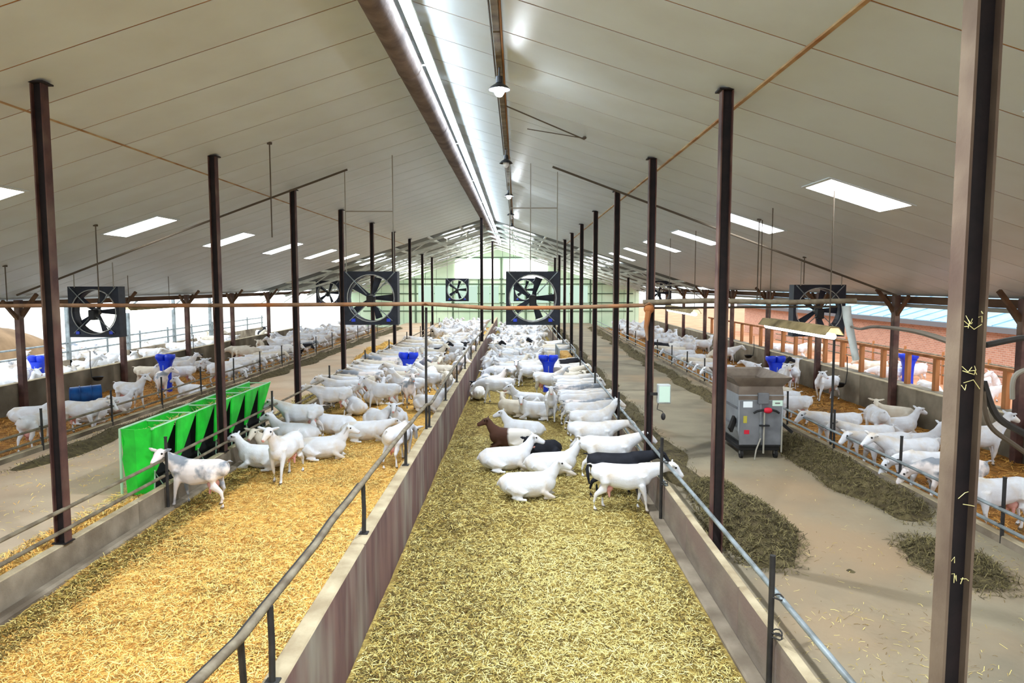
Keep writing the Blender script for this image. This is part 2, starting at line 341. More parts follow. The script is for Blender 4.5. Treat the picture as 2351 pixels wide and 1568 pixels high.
# ---- end wall
ew = struct(MB().add([(EL, YE + .1, -.06), (ER, YE + .1, -.06), (ER, YE + .1, roof(ER) + .1), (XR, YE + .1, ZR + .1), (EL, YE + .1, roof(EL) + .1),
                      (EL, YE + .25, -.06), (ER, YE + .25, -.06), (ER, YE + .25, roof(ER) + .1), (XR, YE + .25, ZR + .1), (EL, YE + .25, roof(EL) + .1)],
             [(0,1,2,3,4), (9,8,7,6,5), (0,5,6,1), (1,6,7,2), (2,7,8,3), (3,8,9,4), (4,9,5,0)]).build('wall_far', 'girt'))
x = EL
while x < ER - .1:
    x1 = min(x + .98, ER); 
    if x < XR < x1: pts = [(x+.015, -.05), (x1-.015, -.05), (x1-.015, roof(x1)+.05), (XR, ZR+.05), (x+.015, roof(x)+.05)]
    else: pts = [(x+.015, -.05), (x1-.015, -.05), (x1-.015, roof(x1)+.05), (x+.015, roof(x)+.05)]
    n = len(pts)
    MB().add([(p[0], YE + .06, p[1]) for p in pts] + [(p[0], YE + .12, p[1]) for p in pts],
             [tuple(range(n)), tuple(range(2*n-1, n-1, -1))] + [(i, n+i, n+(i+1) % n, (i+1) % n) for i in range(n)]).build('cladding_sheet', 'mint', ew)
    x = x1
for z in (1.35, 2.1, 2.9, 3.75, 4.2, 6.1):
    hw = min(12, (ZR - z) / SL - .2)
    MB().box((max(EL, XR - hw), YE, z), (min(ER, XR + hw), YE + .05, z + .09)).build('girt', 'girt', ew)
for x in (-9, -5.7, -3.4, -1.4, .8, 2.9, 6.5):
    MB().box((x - .06, YE - .02, .2), (x + .06, YE + .04, 4.2 if abs(x + 1.4) > .1 else 6.1)).build('post', 'girt', ew)
def window(x0, x1, z0, z1, m, nx):
    global k
    e = struct(empty(f'window_{k}', (0, YE - .01, 0))); k += 1
    w = (x1 - x0) / nx
    for i in range(nx): MB().box((x0 + i*w + .03, -.02, z0), (x0 + (i+1)*w - .03, .02, z1)).build('pane', m, e)
    MB().box((x0 - .06, -.04, z0 - .08), (x1 + .06, .03, z0)).build('frame', 'mint_pale', e)
    MB().box((x0 - .06, -.04, z1), (x1 + .06, .03, z1 + .08)).build('frame', 'mint_pale', e)
window(-5.5, -1.62, 4.3, 6.0, 'window_glow', 2); window(-1.15, 2.72, 4.3, 6.0, 'window_glow', 2)
for (x0, x1) in ((-8.8, -5.9), (-5.5, -3.5), (-3.2, -1.6), (-1.1, .7), (.95, 2.8), (3.1, 6.3)): window(x0, x1, 2.2, 3.6, 'mint_glow', 2)
# trusses under the bare roof
for i, y in enumerate((40.6, 44.8, 49.0, 53.2, 57.4, 61.0)):
    e = empty('roof_truss', (XR, y, 3.3))
    def L(x, dz): return (x - XR, 0, roof(x) + dz - 3.3)
    for s, xe in ((-1, EL), (1, ER)):
        MB().bar(L(XR, -.12), L(xe, -.12), .10, .14).build('top_chord', 'whitesteel', e)
        MB().bar(L(XR, -.62), L(xe - s*1.5, -.62), .08, .10).build('bottom_chord', 'whitesteel', e)
        nseg = 9; xs = [XR + (xe - XR) * (j + .5) / (nseg + .5) for j in range(nseg)]
        for j in range(nseg):
            MB().bar(L(xs[j], -.62 if j % 2 else -.12), L(xs[min(j+1, nseg-1)] if j < nseg - 1 else xe, -.12 if j % 2 else -.62), .05, .05).build('web_bar', 'whitesteel', e)
    tag(e, f'white steel roof truss, {ORD[i]} beyond the end of the panelled ceiling', 'truss', 'roof trusses at the far end')
for yc in (42.6, 47, 51.4, 55.8, 59.8):
    skylight(-9.58, -8.0, yc, 1.6); skylight(4.6, 6.2, yc, 1.6); skylight(-4.4, -2.6, yc, 1.6); skylight(-.8, 1.0, yc, 1.6)
for x in (-13, -11, -9, -7, -5, -3.2, -.3, 1.6, 3.6, 5.6, 7.6, 9.4):
    MB().bar((x, YC, roof(x) + .02), (x, YE, roof(x) + .02), .08, .12).build('purlin', 'whitesteel', bare)

# ================================================================== COLUMNS
def column(x, y, z0, z1, side, label, group, w=.125, d=.125, fm='maroon'):
    """H-section column: two flanges facing sideways, a recessed web, cap and base plate"""
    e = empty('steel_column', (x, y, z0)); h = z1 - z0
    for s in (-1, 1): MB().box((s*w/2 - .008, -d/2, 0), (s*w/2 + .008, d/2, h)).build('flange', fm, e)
    MB().box((-w/2 + .006, -.012, 0), (w/2 - .006, .012, h)).build('web', 'maroon_shaded', e)  # shade of the recess is put into the web colour
    MB().box((-w/2 - .05, -d/2 - .04, h - .02), (w/2 + .05, d/2 + .04, h)).build('cap_plate', 'maroon_shaded', e)
    MB().box((-w/2 - .03, -d/2 - .03, 0), (w/2 + .03, d/2 + .03, .015)).build('base_plate', 'maroon_shaded', e)
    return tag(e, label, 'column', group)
LY = [8.5, 13.27, 17.96, 22.8, 27.6, 32.4, 37.3, 42.2, 47]
RY = [3.85, 8.62, 13.2, 17.8, 22.6, 27.4, 32.2, 37.0, 41.8, 46.6]
nth = lambda i: ORD[i]
for i, y in enumerate(LY):
    column(-5.71, y, .56, roof(-5.71) - (0 if y < YC else .6), -1, ('maroon steel column nearest the camera on the left pen wall' if i == 0 else f'maroon steel column, {nth(i)} from the camera on the left pen wall'), 'columns on the left pen wall')
for i, y in enumerate(RY):
    column(2.52 if i else 2.475, y, ZA, roof(2.52) - (0 if y < YC else .6), 1, ('big near steel column at the right edge, rising out of the picture' if i == 0 else f'dark maroon column, {nth(i)} from the camera along the right feed alley'), 'columns along the right feed alley', fm='maroon' if i else 'dusty_steel')
tag(column(-1.70, 33.6, 1.04, 7.05, 0, 'x', 'x'), 'dark ridge column on the centre wall, the nearer of the pair', 'column', 'ridge columns')
tag(column(-1.70, 48.5, 1.04, 6.75, 0, 'x', 'x'), 'dark ridge column on the centre wall, the farther of the pair', 'column', 'ridge columns')
tag(column(6.70, 42.2, .2, roof(6.7) - .6, 0, 'x', 'x'), 'thin dark column standing at the far part of the right outer rail', 'column')
# straw and dust caught in the web of the big near column
b = MB()
for i in range(46):
    z = random.choice((.5, .9, 1.15, 1.5, 2.2, 2.6, 3.3, 3.6)) + random.uniform(-.06, .06); a = random.uniform(-.055, .055); c = random.uniform(-.06, .06)
    b.tube([(2.475 + a, 3.79, z), (2.475 + (a + c)/2, 3.775, z + random.uniform(-.03, .03)), (2.475 + c, 3.785, z + random.uniform(-.05, .02))], .0022, 4)
o = b.build('caught_straw', 'strand_olive0'); o['kind'] = 'stuff'; tag(o, 'wisps of straw caught on the big near column', 'straw')
# eave posts with knee braces
def eave_post(x, y, z0, z1, s, label, group):
    e = empty('eave_post', (x, y, z0)); h = z1 - z0
    MB().bbox((-.08, -.09, 0), (.08, .09, h), .008).build('shaft', 'maroon', e)
    for sy in (-1, 1): MB().bar((0, sy*.05, h - .55), (0, sy*.62, h - .02), .08, .09).build('knee_brace', 'beam', e)
    MB().bar((0, 0, h - .5), (-s*.55, 0, h + .17), .08, .09).build('knee_brace', 'beam', e)
    return tag(e, label, 'post', group)
for i, y in enumerate([10.2, 15.1, 19.9, 25.1, 30.1, 34.9, 40, 45]):
    eave_post(-14.3, y, .0, roof(-14.3) - .12, -1, f'{nth(i)} dark eave post from the camera along the left concrete wall', 'left eave posts')
for i, y in enumerate([9.6, 14.5, 19.4, 24.3, 29.2, 34.1, 39, 44, 49]):
    eave_post(10.5, y, .0, roof(10.5) - .1, 1, f'{nth(i)} dark eave post from the camera along the right concrete wall', 'right eave posts')

# ================================================================== FENCES
def fence(name, label, x, zs, ys, y0, y1, ztop, zbot, rail_m, rx=0.0, rr=.026, pr=.024, jog=.004, group=None):
    e = empty(name, (x, ys[0], zbot))
    for z in zs:
        pts = []; y = y0
        while y < y1: pts.append((rx + random.uniform(-jog, jog), y - ys[0], z - zbot + random.uniform(-jog, jog))); y += 2.4
        pts.append((rx, y1 - ys[0], z - zbot))
        MB().tube(pts, rr, 8).build('rail', rail_m, e, True)
    b = MB(); b.cyl((0, 0, 0), (0, 0, ztop - zbot), pr, 8); b.tube([(0, 0, ztop - zbot - .005), (0, 0, ztop - zbot + .012)], pr * 1.15, 8)
    first = b.build('post', 'rod', e, True)
    for y in ys[1:]: piece('post', first.data, e, (0, y - ys[0], 0), rot=(random.uniform(-.012, .012), random.uniform(-.012, .012), 0))
    for y in ys[:8]:                                    # wire ties where rail and post meet
        for z in zs[:2]:
            MB().tube([(pr*1.4*math.cos(a) + rx*.5, y - ys[0] + pr*1.4*math.sin(a), z - zbot + .01*a) for a in [k*PI/4 for k in range(9)]], .006, 5).build('clamp', 'rod', e)
    return tag(e, label, 'fence')
fence('pen_fence', 'two-rail pipe fence with dark rods along the left centre pen wall', -5.60, (1.0, .74), [1.2, 6.1, 10.9, 15.7, 20.65, 25.55, 30.4, 35.3, 40.2, 45.1, 50], -2, 57, 1.36, -.02, 'weathered_pipe', rx=-.045)
fence('pen_fence', 'two-rail pipe fence of the left outer pen, on the far side of the left alley', -9.86, (.82, .58), [9.3, 11.8, 14.2, 16.7, 19.1, 21.5, 24, 26.5, 29, 31.5, 34, 37, 40, 43, 46, 49], 2, 57, 1.22, .3, 'weathered_pipe', rx=-.04)
fence('pen_fence', 'two-rail pipe fence of the right outer pen, beside the right alley', 6.47, (.82, .59), [4.2, 6.7, 9.1, 11.6, 14.05, 16.5, 18.9, 21.4, 23.9, 26.4, 29, 32, 35, 38, 41, 44, 47], 2, 57, 1.24, .3, 'galv', rx=-.04)
# right centre pen: one galvanised rail in front of the columns, a second low one farther back
e = empty('pen_fence', (2.30, 6.1, -.05))
MB().tube([(.10, -8, 1.0), (.10, -2.2, 1.0), (.10, 0.5, 1.005), (.10, 2.6, 1.0), (.09, 6, .985), (.09, 12, 1.0), (.09, 20, 1.0), (.09, 51, 1.0)], .027, 10).build('rail', 'galv', e, True)
MB().tube([(.07, 4.75, .67), (.07, 9, .69), (.07, 14, .72), (.07, 51, .72)], .022, 10).build('rail', 'galv', e, True)
b = MB(); b.cyl((0, 0, 0), (0, 0, 1.42), .026, 10); p0 = b.build('post', 'rod', e, True)
for y in (10.9, 15.6, 20.4, 25.2, 30, 34.8, 39.6, 44.4): piece('post', p0.data, e, (0, y - 6.1, 0))
for y in (6.1, 10.9):
    for z in (.70, .66, 1.03): MB().tube([(.05 + .055*math.cos(a), y - 6.1 + .05*math.sin(a), z + .012*math.sin(2*a)) for a in [k*PI/5 for k in range(11)]], .008, 5).build('ring_tie', 'rod', e, True)
tag(e, 'galvanised pipe rail with dark rods along the right centre pen wall', 'fence')
# handrail on the centre wall
e = empty('handrail', (-1.70, 4.6, 1.04))
P = [(-.02, -3.2, .74), (-.02, -1.1, .64), (-.02, -.42, .555), (-.02, 0, .555), (-.0, 2.9, .575), (-.01, 5.85, .54), (-.01, 8.3, .50), (0, 8.95, .42), (0, 14, .52), (0, 22, .5), (0, 40, .5)]
Q = []
for i in range(len(P) - 1):
    a = Vector(P[i]); c = Vector(P[i+1]); n = max(1, int((c - a).length / .5))
    Q += [a + (c - a) * j / n + Vector((random.uniform(-.008, .008), 0, random.uniform(-.008, .008))) for j in range(n)]
Q.append(Vector(P[-1]))
MB().tube(Q, .030, 10).build('rail', 'weathered_pipe', e, True)
Q2 = [p + Vector((-.045, 0, -.012)) for p in Q if p.y < 3.1]
MB().tube(Q2, .016, 6).build('rail', 'rod', e, True)
for y, h in ((0.02, .55), (2.93, .56), (5.85, .53), (8.7, .46), (11.8, .48), (14.9, .5), (18, .5), (21, .5), (24, .5), (27, .5), (30, .5)):
    MB().tube([(0, y, -.01), (.006, y, h * .5), (0, y, h)], .024, 8).build('post', 'rod', e, True)
    MB().bbox((-.05, y - .05, -.005), (.05, y + .05, .012), .004).build('base_plate', 'rod', e)
MB().tube([(-.10, -.25, -.3), (-.055, -.33, .2), (-.03, -.42, .54)], .022, 8).build('brace', 'rod', e, True)
tag(e, 'bent weathered pipe handrail on posts along the top of the centre wall', 'handrail')
# ================================================================== TRANSVERSE PIPE, POLE, CABLES
Z = 3.40; Yp = 13.02
e = empty('water_pipe', (-1.7, Yp, Z))
pts = [(-12.6, 0, .0), (-9, 0, -.02), (-6.9, 0, .0), (-4, 0, .0), (-1.5, 0, .02), (0, 0, .03), (.35, 0, .01), (1.2, 0, -.05), (2.5, 0, -.04), (4.2, 0, .01)]
MB().tube(pts, .038, 10).build('pipe', 'rusty_pipe', e, True)
MB().tube([(4.05, 0, .06), (5.2, .02, .09), (6.8, .03, .06), (8.0, 0, .09)], .05, 10).build('pipe', 'weathered_pipe', e, True)
MB().tube([(4.1, .1, -.05), (5.4, .12, -.04), (7.7, .1, -.02)], .02, 8).build('pipe', 'wiredark', e, True)
for x, z in ((-4, 0), (0, .03), (4.15, .03)):
    MB().tube([(x + .07*math.cos(a), .0 + .07*math.sin(a), z + .02*math.sin(3*a)) for a in [q*PI/6 for q in range(13)]], .016, 6).build('wrapping', 'rusty_pipe', e, True)
tag(e, 'rusty horizontal pipe crossing the whole barn at eye height', 'pipe')
tag(MB().tube([(-1.73, 13.12, 1.04), (-1.725, 13.12, 2.2), (-1.71, 13.12, 3.36)], .024, 8).build('support_pole', 'rod', None, True), 'thin dark pole standing on the centre wall under the rusty pipe', 'pole')
tag(MB().tube([(6.47, 14.2, .5), (6.47, 14.2, 1.7), (6.46, 14.2, 2.95)], .026, 8).build('support_pole', 'rod', None, True), 'tall dark pole at the right outer rail behind the feed cart', 'pole')
tag(MB().tube([(5.98, 12.7, 3.40), (6.0, 12.7, 3.2), (6.1, 12.7, 2.8), (6.19, 12.7, 2.42)], [.075, .075, .065, .06], 10).build('drain_pipe', 'white_box', None, True), 'grey pipe hanging at a slant from the crossing pipe', 'pipe')
# rags and moss wrapped round the third right column where the pipe meets it
tag(MB().ell((2.46, 13.02, 3.34), (.10, .09, .10), 10, 7).tube([(2.44, 12.96, 3.3), (2.40, 12.95, 3.0), (2.43, 12.95, 2.75)], [.06, .045, .015], 8).build('rag_bundle', 'rusty_pipe', None, True), 'brown rag tied round the column where the crossing pipe passes', 'rag')
def cable(pts, r, m, label, n=6):
    q = []
    for i in range(len(pts) - 1):                   # Catmull-Rom
        p0 = Vector(pts[max(i-1, 0)]); p1 = Vector(pts[i]); p2 = Vector(pts[i+1]); p3 = Vector(pts[min(i+2, len(pts)-1)])
        for s in range(6):
            t = s / 6; q.append(.5 * ((2*p1) + (p2 - p0)*t + (2*p0 - 5*p1 + 4*p2 - p3)*t*t + (3*p1 - p0 - 3*p2 + p3)*t**3))
    q.append(Vector(pts[-1]))
    return tag(MB().tube(q, r, n).build('cable', m, None, True), label, 'cable')
cable([(6.2, 13.0, 3.02), (5.2, 10.6, 3.12), (4.2, 8.2, 3.30), (3.2, 5.6, 3.42), (2.62, 4.0, 3.42)], .02, 'wiredark', 'dark cable strung from the crossing pipe to the big near column')
cable([(2.62, 3.9, 3.46), (3.0, 4.0, 3.50), (3.6, 4.2, 3.44), (4.4, 4.4, 3.40)], .018, 'rod', 'black cable leaving the big near column to the right at eye height')
cable([(2.62, 3.9, 3.25), (2.74, 3.95, 3.05), (2.95, 4.0, 2.93), (3.4, 4.1, 2.7), (3.9, 4.2, 2.5)], .02, 'rod', 'thick black hose drooping right from the big near column')
cable([(2.62, 3.9, 3.20), (2.70, 3.95, 3.0), (2.9, 4.0, 2.86), (3.3, 4.1, 2.62), (3.9, 4.2, 2.38)], .014, 'wiredark', 'thin dark cable drooping below the black hose at the near column')
cable([(6.5, 9.1, 2.3), (6.45, 9.0, 2.62), (6.75, 9.0, 2.72), (7.2, 9.0, 2.66)], .03, 'wire', 'grey bent pipe curving at the right edge beyond the near column')
# ================================================================== DUCT AND LED STRIP
e = empty('ventilation_duct', (-1.66, 0, 7.12))
y = Y0; i = 0
while y < 57:
    L = 4.0
    MB().tube([(0, y, 0), (0, y + L - .03, 0)], .19, 20).build('duct_section', 'duct', e, True)
    MB().tube([(0, y + L - .05, 0), (0, y + L + .02, 0)], .197, 20).build('seam_band', 'duct', e, True)
    y += L
for y in np.arange(-7, 56, 6.0): MB().bar((0, y, .1), (0, y, .34), .02, .02).build('hanger', 'wiredark', e)
tag(e, 'round dark ventilation duct hanging under the ridge of the roof', 'duct')
e = empty('led_strip', (-1.36, 0, 7.14))
y = Y0 + .5
while y < 56:
    MB().box((-.05, y, .014), (.095, y + 2.9, .05)).build('channel', 'whitesteel', e)
    MB().tube([(.02, y + .03, -.035), (.02, y + 2.87, -.035)], .045, 10).build('light_tube', 'tube_glow', e, True)
    y += 3.0
for y in np.arange(-7, 56, 6.0): MB().bar((-.12, y, 0), (.0, y, .02), .02, .02).build('bracket', 'whitesteel', e)
tag(e, 'glowing bluish-white LED strip running along the right side of the duct', 'strip light')
# ================================================================== CONDUIT AND HANGING LAMPS
xc = -.26; zc = roof(xc) - .05
e = empty('cable_tray', (xc, 0, zc))
y = Y0
while y < 38:
    MB().bbox((-.045, y, -.03), (.045, y + 3.55, .02), .006).build('tray_section', 'weathered_pipe', e); y += 3.6
MB().tube([(.06, Y0, -.01), (.06, 38, -.01)], .016, 6).build('cable', 'rust_joint', e, True)
MB().tube([(-.065, Y0, -.01), (-.065, 38, -.01)], .012, 6).build('cable', 'wiredark', e, True)
tag(e, 'brown cable tray running along the right roof slope beside the ridge', 'cable tray')
for i, (y, lit) in enumerate(((10.4, 1), (16.6, 0), (22.7, 1), (28.9, 0), (35.0, 1), (4.2, 1), (-2, 1))):
    e = empty('hanging_lamp', (xc, y, zc))
    MB().cyl((0, 0, -.01), (0, 0, -.18), .012, 8).build('stem', 'lampshade', e, True)
    MB().tube([(0, 0, -.16), (0, 0, -.25)], .05, 12).build('ballast', 'lampshade', e, True)
    rings = [[(r*math.cos(2*PI*q/20), r*math.sin(2*PI*q/20), z) for q in range(20)] for r, z in ((.03, -.24), (.07, -.27), (.13, -.31), (.16, -.35), (.15, -.345), (.12, -.305), (.06, -.265), (.02, -.245))]
    MB().loft(rings).build('shade', 'lampshade', e, True)
    MB().ell((0, 0, -.36), (.075, .075, .09), 14, 10).build('bulb', 'bulb' if lit else 'white', e, True)
    if lit:
        ld = bpy.data.lights.new('lamp_light', 'SPOT'); ld.energy = LAMP_WATT; ld.color = (.86, .93, 1.0); ld.spot_size = R(150); ld.spot_blend = .6; ld.shadow_soft_size = .10
        lo = bpy.data.objects.new('lamp_light', ld); COL.objects.link(lo); lo.parent = e; lo.location = (0, 0, -.47)
    tag(e, f"{'lit' if lit else 'unlit dark'} bell-shaped lamp on the cable tray, {('nearest in view', 'second in view', 'third in view', 'fourth in view', 'fifth in view', 'just above the camera', 'behind the camera')[i]}", 'lamp', 'lamps on the cable tray')
# thin stay bracket on the right slope
tag(MB().tube([(-.2, 12.6, roof(-.2) - .06), (1.25, 13.2, roof(1.25) - .06)], .012, 6).tube([(1.25, 13.2, roof(1.25) - .04), (.2, 13.9, roof(.2) - .05)], .01, 6).ell((1.25, 13.2, roof(1.25) - .03), (.04, .04, .03), 8, 6).build('stay_wire', 'wiredark'), 'V-shaped stay wire fixed to the right ceiling slope behind the first lamp', 'wire')

# ================================================================== FANS
def fan(name, x, y, zc, S, label, rods, tilt=0.0):
    e = empty(name, (x, y, zc)); r = S * .43; D = .34; N = 32
    def sq(a, h):
        c, s = math.cos(a), math.sin(a); m = max(abs(c), abs(s)); return (h*c/m, h*s/m)
    A = [PI/4 + 2*PI*q/N for q in range(N)]
    outer_f = [(sq(a, S/2)[0], -D/2, sq(a, S/2)[1]) for a in A]; outer_b = [(sq(a, S/2)[0], D/2, sq(a, S/2)[1]) for a in A]
    in_f = [((r + .03)*math.cos(a), -D/2, (r + .03)*math.sin(a)) for a in A]; in_m = [(r*math.cos(a), -D/2 + .1, r*math.sin(a)) for a in A]; in_b = [(r*math.cos(a), D/2, r*math.sin(a)) for a in A]
    b = MB(); rings = [outer_b, outer_f, in_f, in_m, in_b, outer_b]; b.loft(rings, caps=False); b.build('housing', 'navy', e)
    MB().tube([((r + .012)*math.cos(a), -D/2 - .005, (r + .012)*math.sin(a)) for a in A + A[:1]], .012, 6).build('rim', 'fanring', e, True)
    MB().tube([(0, -.10, 0), (0, .06, 0)], .10, 14).build('hub', 'greymetal', e, True)
    MB().bbox((-.09, -.30, -.22), (.09, -.08, .06), .02).build('motor', 'blackplastic', e)
    bl = None
    for q in range(5):
        a = q * PI / 2.5 + .3
        if bl is None:
            rr = []
            for t in np.linspace(0.06, r - .04, 6):
                w = .05 + .055 * t / r; tw = .75 - .45 * t / r
                rr.append([(-w*math.cos(tw), -w*math.sin(tw)*.6, t), (0, -.012, t), (w*math.cos(tw), w*math.sin(tw)*.6, t), (0, .012, t)])
            o = MB().loft(rr).build('blade', 'navy', e, True); bl = o.data; o.rotation_euler = (0, a, 0); o.location = (0, .02, 0)
        else: piece('blade', bl, e, (0, .02, 0), rot=(0, a, 0))
    for sx in (-1, 1):
        MB().tube([(sx*S*.46, -D/2 - .02, S*.49), (sx*.10, -D/2 - .03, .10)], .014, 6).build('strut', 'galv', e, True)
        MB().tube([(sx*S*.40, -D/2 - .02, -S*.42), (sx*.06, -D/2 - .03, -.12)], .012, 6).build('strut', 'galv', e, True)
        MB().bbox((sx*S*.33 - .05, -D/2 - .03, -S*.44), (sx*S*.33 + .05, -D/2, -S*.38), .006).build('badge', 'blue', e)
    for (rx, top) in rods:
        MB().tube([(rx, -D/2 - .02, S*.48), (rx, -D/2 - .02, top - zc)], .013, 6).build('hanger_rod', 'wire', e, True)
    return tag(e, label, 'fan', 'ventilation fans')
FS = 1.36; FY = 17.9
fan('ventilation_fan', -3.72, FY, 3.44, FS, 'large square dark fan hanging over the left centre pen', [(-.60, roof(-4.32) - .02), (.60, roof(-3.1) - .02)])
fan('ventilation_fan', .40, FY, 3.44, FS, 'large square dark fan hanging over the right centre pen', [(.61, roof(1.0) - .02), (-.06, roof(.34) - .02), (-.58, roof(-.2) - .04)])
fan('ventilation_fan', -11.85, 19.6, 3.02, 1.42, 'large square dark fan hanging in the left outer pen', [(.6, roof(-11.3) - .02), (-.5, roof(-12.35) - .02)])
fan('ventilation_fan', 8.40, 19.6, 3.06, 1.44, 'large square dark fan hanging in the right outer pen', [(.58, roof(8.98) - .02), (-.55, roof(7.85) - .02)])
fan('ventilation_fan', -3.72, 43.5, 3.44, 1.42, 'small-looking far fan over the far end of the left centre pen', [(-.6, roof(-4.32) + .02), (.6, roof(-3.12) + .02)])
fan('ventilation_fan', .50, 43.5, 3.44, 1.42, 'far fan seen through the near fan of the right centre pen', [(.6, roof(1.1) + .02), (-.6, roof(-.1) + .02)])
fan('ventilation_fan', -11.6, 43.0, 3.25, 1.5, 'far dark fan under the left roof edge', [(.6, roof(-11.0) + .02)])
fan('ventilation_fan', 8.7, 43.0, 3.25, 1.5, 'far dark fan under the right roof edge', [(-.6, roof(8.1) + .02)])
def hbar(x0, x1, y, z, label): return tag(MB().cyl((x0, y, z), (x1, y, z), .015, 8).build('spreader_bar', 'wire', None, True), label, 'bar')
hbar(-4.32, -3.12, FY - .19, 5.62, 'thin horizontal spreader bar between the rods of the left fan')
hbar(-.20, 1.01, FY - .19, 5.70, 'thin horizontal spreader bar between the rods of the right fan')
# sloping suspension bars under the roof
tag(MB().tube([(-4.2, 17.5, 6.62), (-8, 17.5, 5.25), (-12.6, 17.5, 3.52)], .026, 8).build('suspension_bar', 'wiredark', None, True), 'long dark bar sloping down under the left ceiling', 'bar')
tag(MB().tube([(.85, 17.0, 6.60), (5, 17.0, 5.06), (9.2, 17.0, 3.52)], .026, 8).build('suspension_bar', 'wiredark', None, True), 'long dark bar sloping down under the right ceiling', 'bar')
for i, (x, y, zb, lab) in enumerate(((-4.75, 13.6, 4.7, 'thin drop rod hanging from the left ceiling near the second column'), (-9.2, 15.3, 3.4, 'thin drop rod hanging from the left ceiling left of the nearest skylight'), (-11.9, 16.2, 3.4, 'thin drop rod at the far left under the ceiling'),
                              (5.35, 15.6, 3.45, 'thin twin drop rod hanging from the right ceiling under the second skylight'), (7.6, 18.6, 3.8, 'short curved drop wire above the right outer fan'))):
    b = MB(); b.cyl((x, y, zb), (x, y, roof(x) + .01), .012, 6)
    if i == 3: b.cyl((x + .07, y, zb), (x + .07, y, roof(x + .07) + .01), .01, 6)
    b.tube([(x, y, roof(x) + .01), (x, y, roof(x) - .03)], .05, 8)
    tag(b.build('drop_rod', 'wiredark'), lab, 'rod')
# ================================================================== FLUORESCENT BATTENS
def batten(x, y0, y1, z, label):
    e = empty('fluorescent_light', (x, y0, z)); L = y1 - y0
    pr = [(-.16, .0), (-.07, .13), (.07, .13), (.16, .0), (.15, -.005), (.065, .115), (-.065, .115), (-.15, -.005)]
    MB().loft([[(p[0], 0, p[1] - .01) for p in pr], [(p[0], L, p[1] - .01) for p in pr]]).build('reflector', 'trough_dirty', e)
    n = max(1, round(L / 1.6))
    for i in range(n): MB().tube([(0, L*i/n + .04, -.035), (0, L*(i+1)/n - .04, -.035)], .05, 10).build('light_tube', 'fluoro_glow', e, True)
    for y in (.2, L - .2): MB().cyl((0, y, .11), (0, y, roof(x) - z + .004), .01, 6).build('hanger', 'wiredark', e)
    return tag(e, label, 'light')
batten(5.10, 11.2, 14.3, 2.99, 'dusty fluorescent batten hanging above the right feed alley, the nearer one')
batten(5.10, 19.9, 23.6, 2.97, 'glowing fluorescent batten farther down the right feed alley')
batten(-12.4, 22.0, 25.0, 2.97, 'glowing fluorescent batten above the left outer pen')

# ================================================================== FEED CART
e = empty('feed_cart', (4.80, 14.4, ZA)); hw, hd = .44, .80
# body: plan sections, sides belly inwards at the bottom
def sec(z, w, d): return [(-w, -d, z), (w, -d, z), (w, d, z), (-w, d, z)]
MB().loft([sec(.22, hw*.62, hd*.9), sec(.34, hw*.86, hd*.97), sec(.55, hw, hd), sec(1.28, hw, hd)]).build('tank', 'stainless', e)
MB().loft([sec(1.28, hw, hd), sec(1.44, hw*.97, hd*.97), sec(1.60, hw*1.28, hd*1.1), sec(1.63, hw*1.30, hd*1.12), sec(1.60, hw*1.22, hd*1.06), sec(1.46, hw*.9, hd*.9), sec(1.40, hw*.88, hd*.88)]).build('hopper', 'cart_rim', e)
y = -hd - .012
for x0, x1 in ((-.41, -.02), (.02, .41)): MB().bbox((x0, y, .28), (x1, y + .03, 1.16), .006).build('door_panel', 'cart_dark', e)
MB().box((-.44, y - .004, 1.18), (.44, y + .02, 1.26)).build('top_band', 'cart_rim', e)
MB().bbox((-.07, y - .05, 1.10), (.14, y + .02, 1.32), .01).build('motor_box', 'cart_dark', e)
MB().box((-.35, y - .006, 1.03), (-.17, y + .002, 1.15)).build('sticker', 'label', e)
MB().box((.22, y - .006, 1.06), (.42, y + .002, 1.17)).build('sticker', 'label_g', e)
MB().box((.27, y - .008, 1.10), (.37, y - .004, 1.13)).build('print_bar', 'greymetal', e)
MB().box((-.34, y - .006, .72), (-.27, y + .002, .86)).build('sticker', 'yellowgreen', e)
MB().box((-.32, y - .006, .50), (-.22, y + .002, .58)).build('sticker', 'red', e)
b = MB(); b.ell((.12, y - .05, .98), (.09, .05, .06), 12, 8); b.build('valve', 'red', e, True)
MB().tube([(.04, y - .05, .99), (-.10, y - .06, .96), (-.16, y - .07, .93)], .022, 8).tube([(.2, y - .05, .99), (.28, y - .06, .97), (.34, y - .06, .93)], .022, 8).build('handle_bar', 'blackplastic', e, True)
MB().cyl((.06, y - .03, .12), (.06, y - .03, .94), .018, 8).build('standpipe', 'wire', e, True)
MB().tube([(.0, y - .03, .42), (-.10, y - .08, .2), (-.13, y - .12, .10), (-.14, y - .12, .02)], .014, 8).build('lever', 'wire', e, True)
MB().box((-.03, y - .06, .66), (.16, y - .01, .69)).build('hinge_bar', 'blackplastic', e)
MB().cyl((.42, y - .01, .14), (.42, y - .01, .66), .016, 8).build('corner_pipe', 'wire', e, True)
for z in (.62, .98): MB().box((-hw - .012, -hd + .05, z), (-hw + .002, hd - .05, z + .05)).build('side_rib', 'cart_dark', e)
MB().bar((-hw - .03, -hd + .12, .80), (-hw - .16, -hd - .02, .58), .05, .16).build('side_flap', 'rubber', e)
MB().bar((hw + .01, -hd + .25, .72), (hw + .26, -hd + .2, .50), .16, .06).build('discharge_flap', 'rubber', e)
MB().bbox((-.40, -hd + .02, .16), (.40, hd - .02, .24), .01).build('chassis', 'rubber', e)
MB().box((-.44, y, .25), (.44, y + .04, .28)).build('skirt', 'rubber', e)
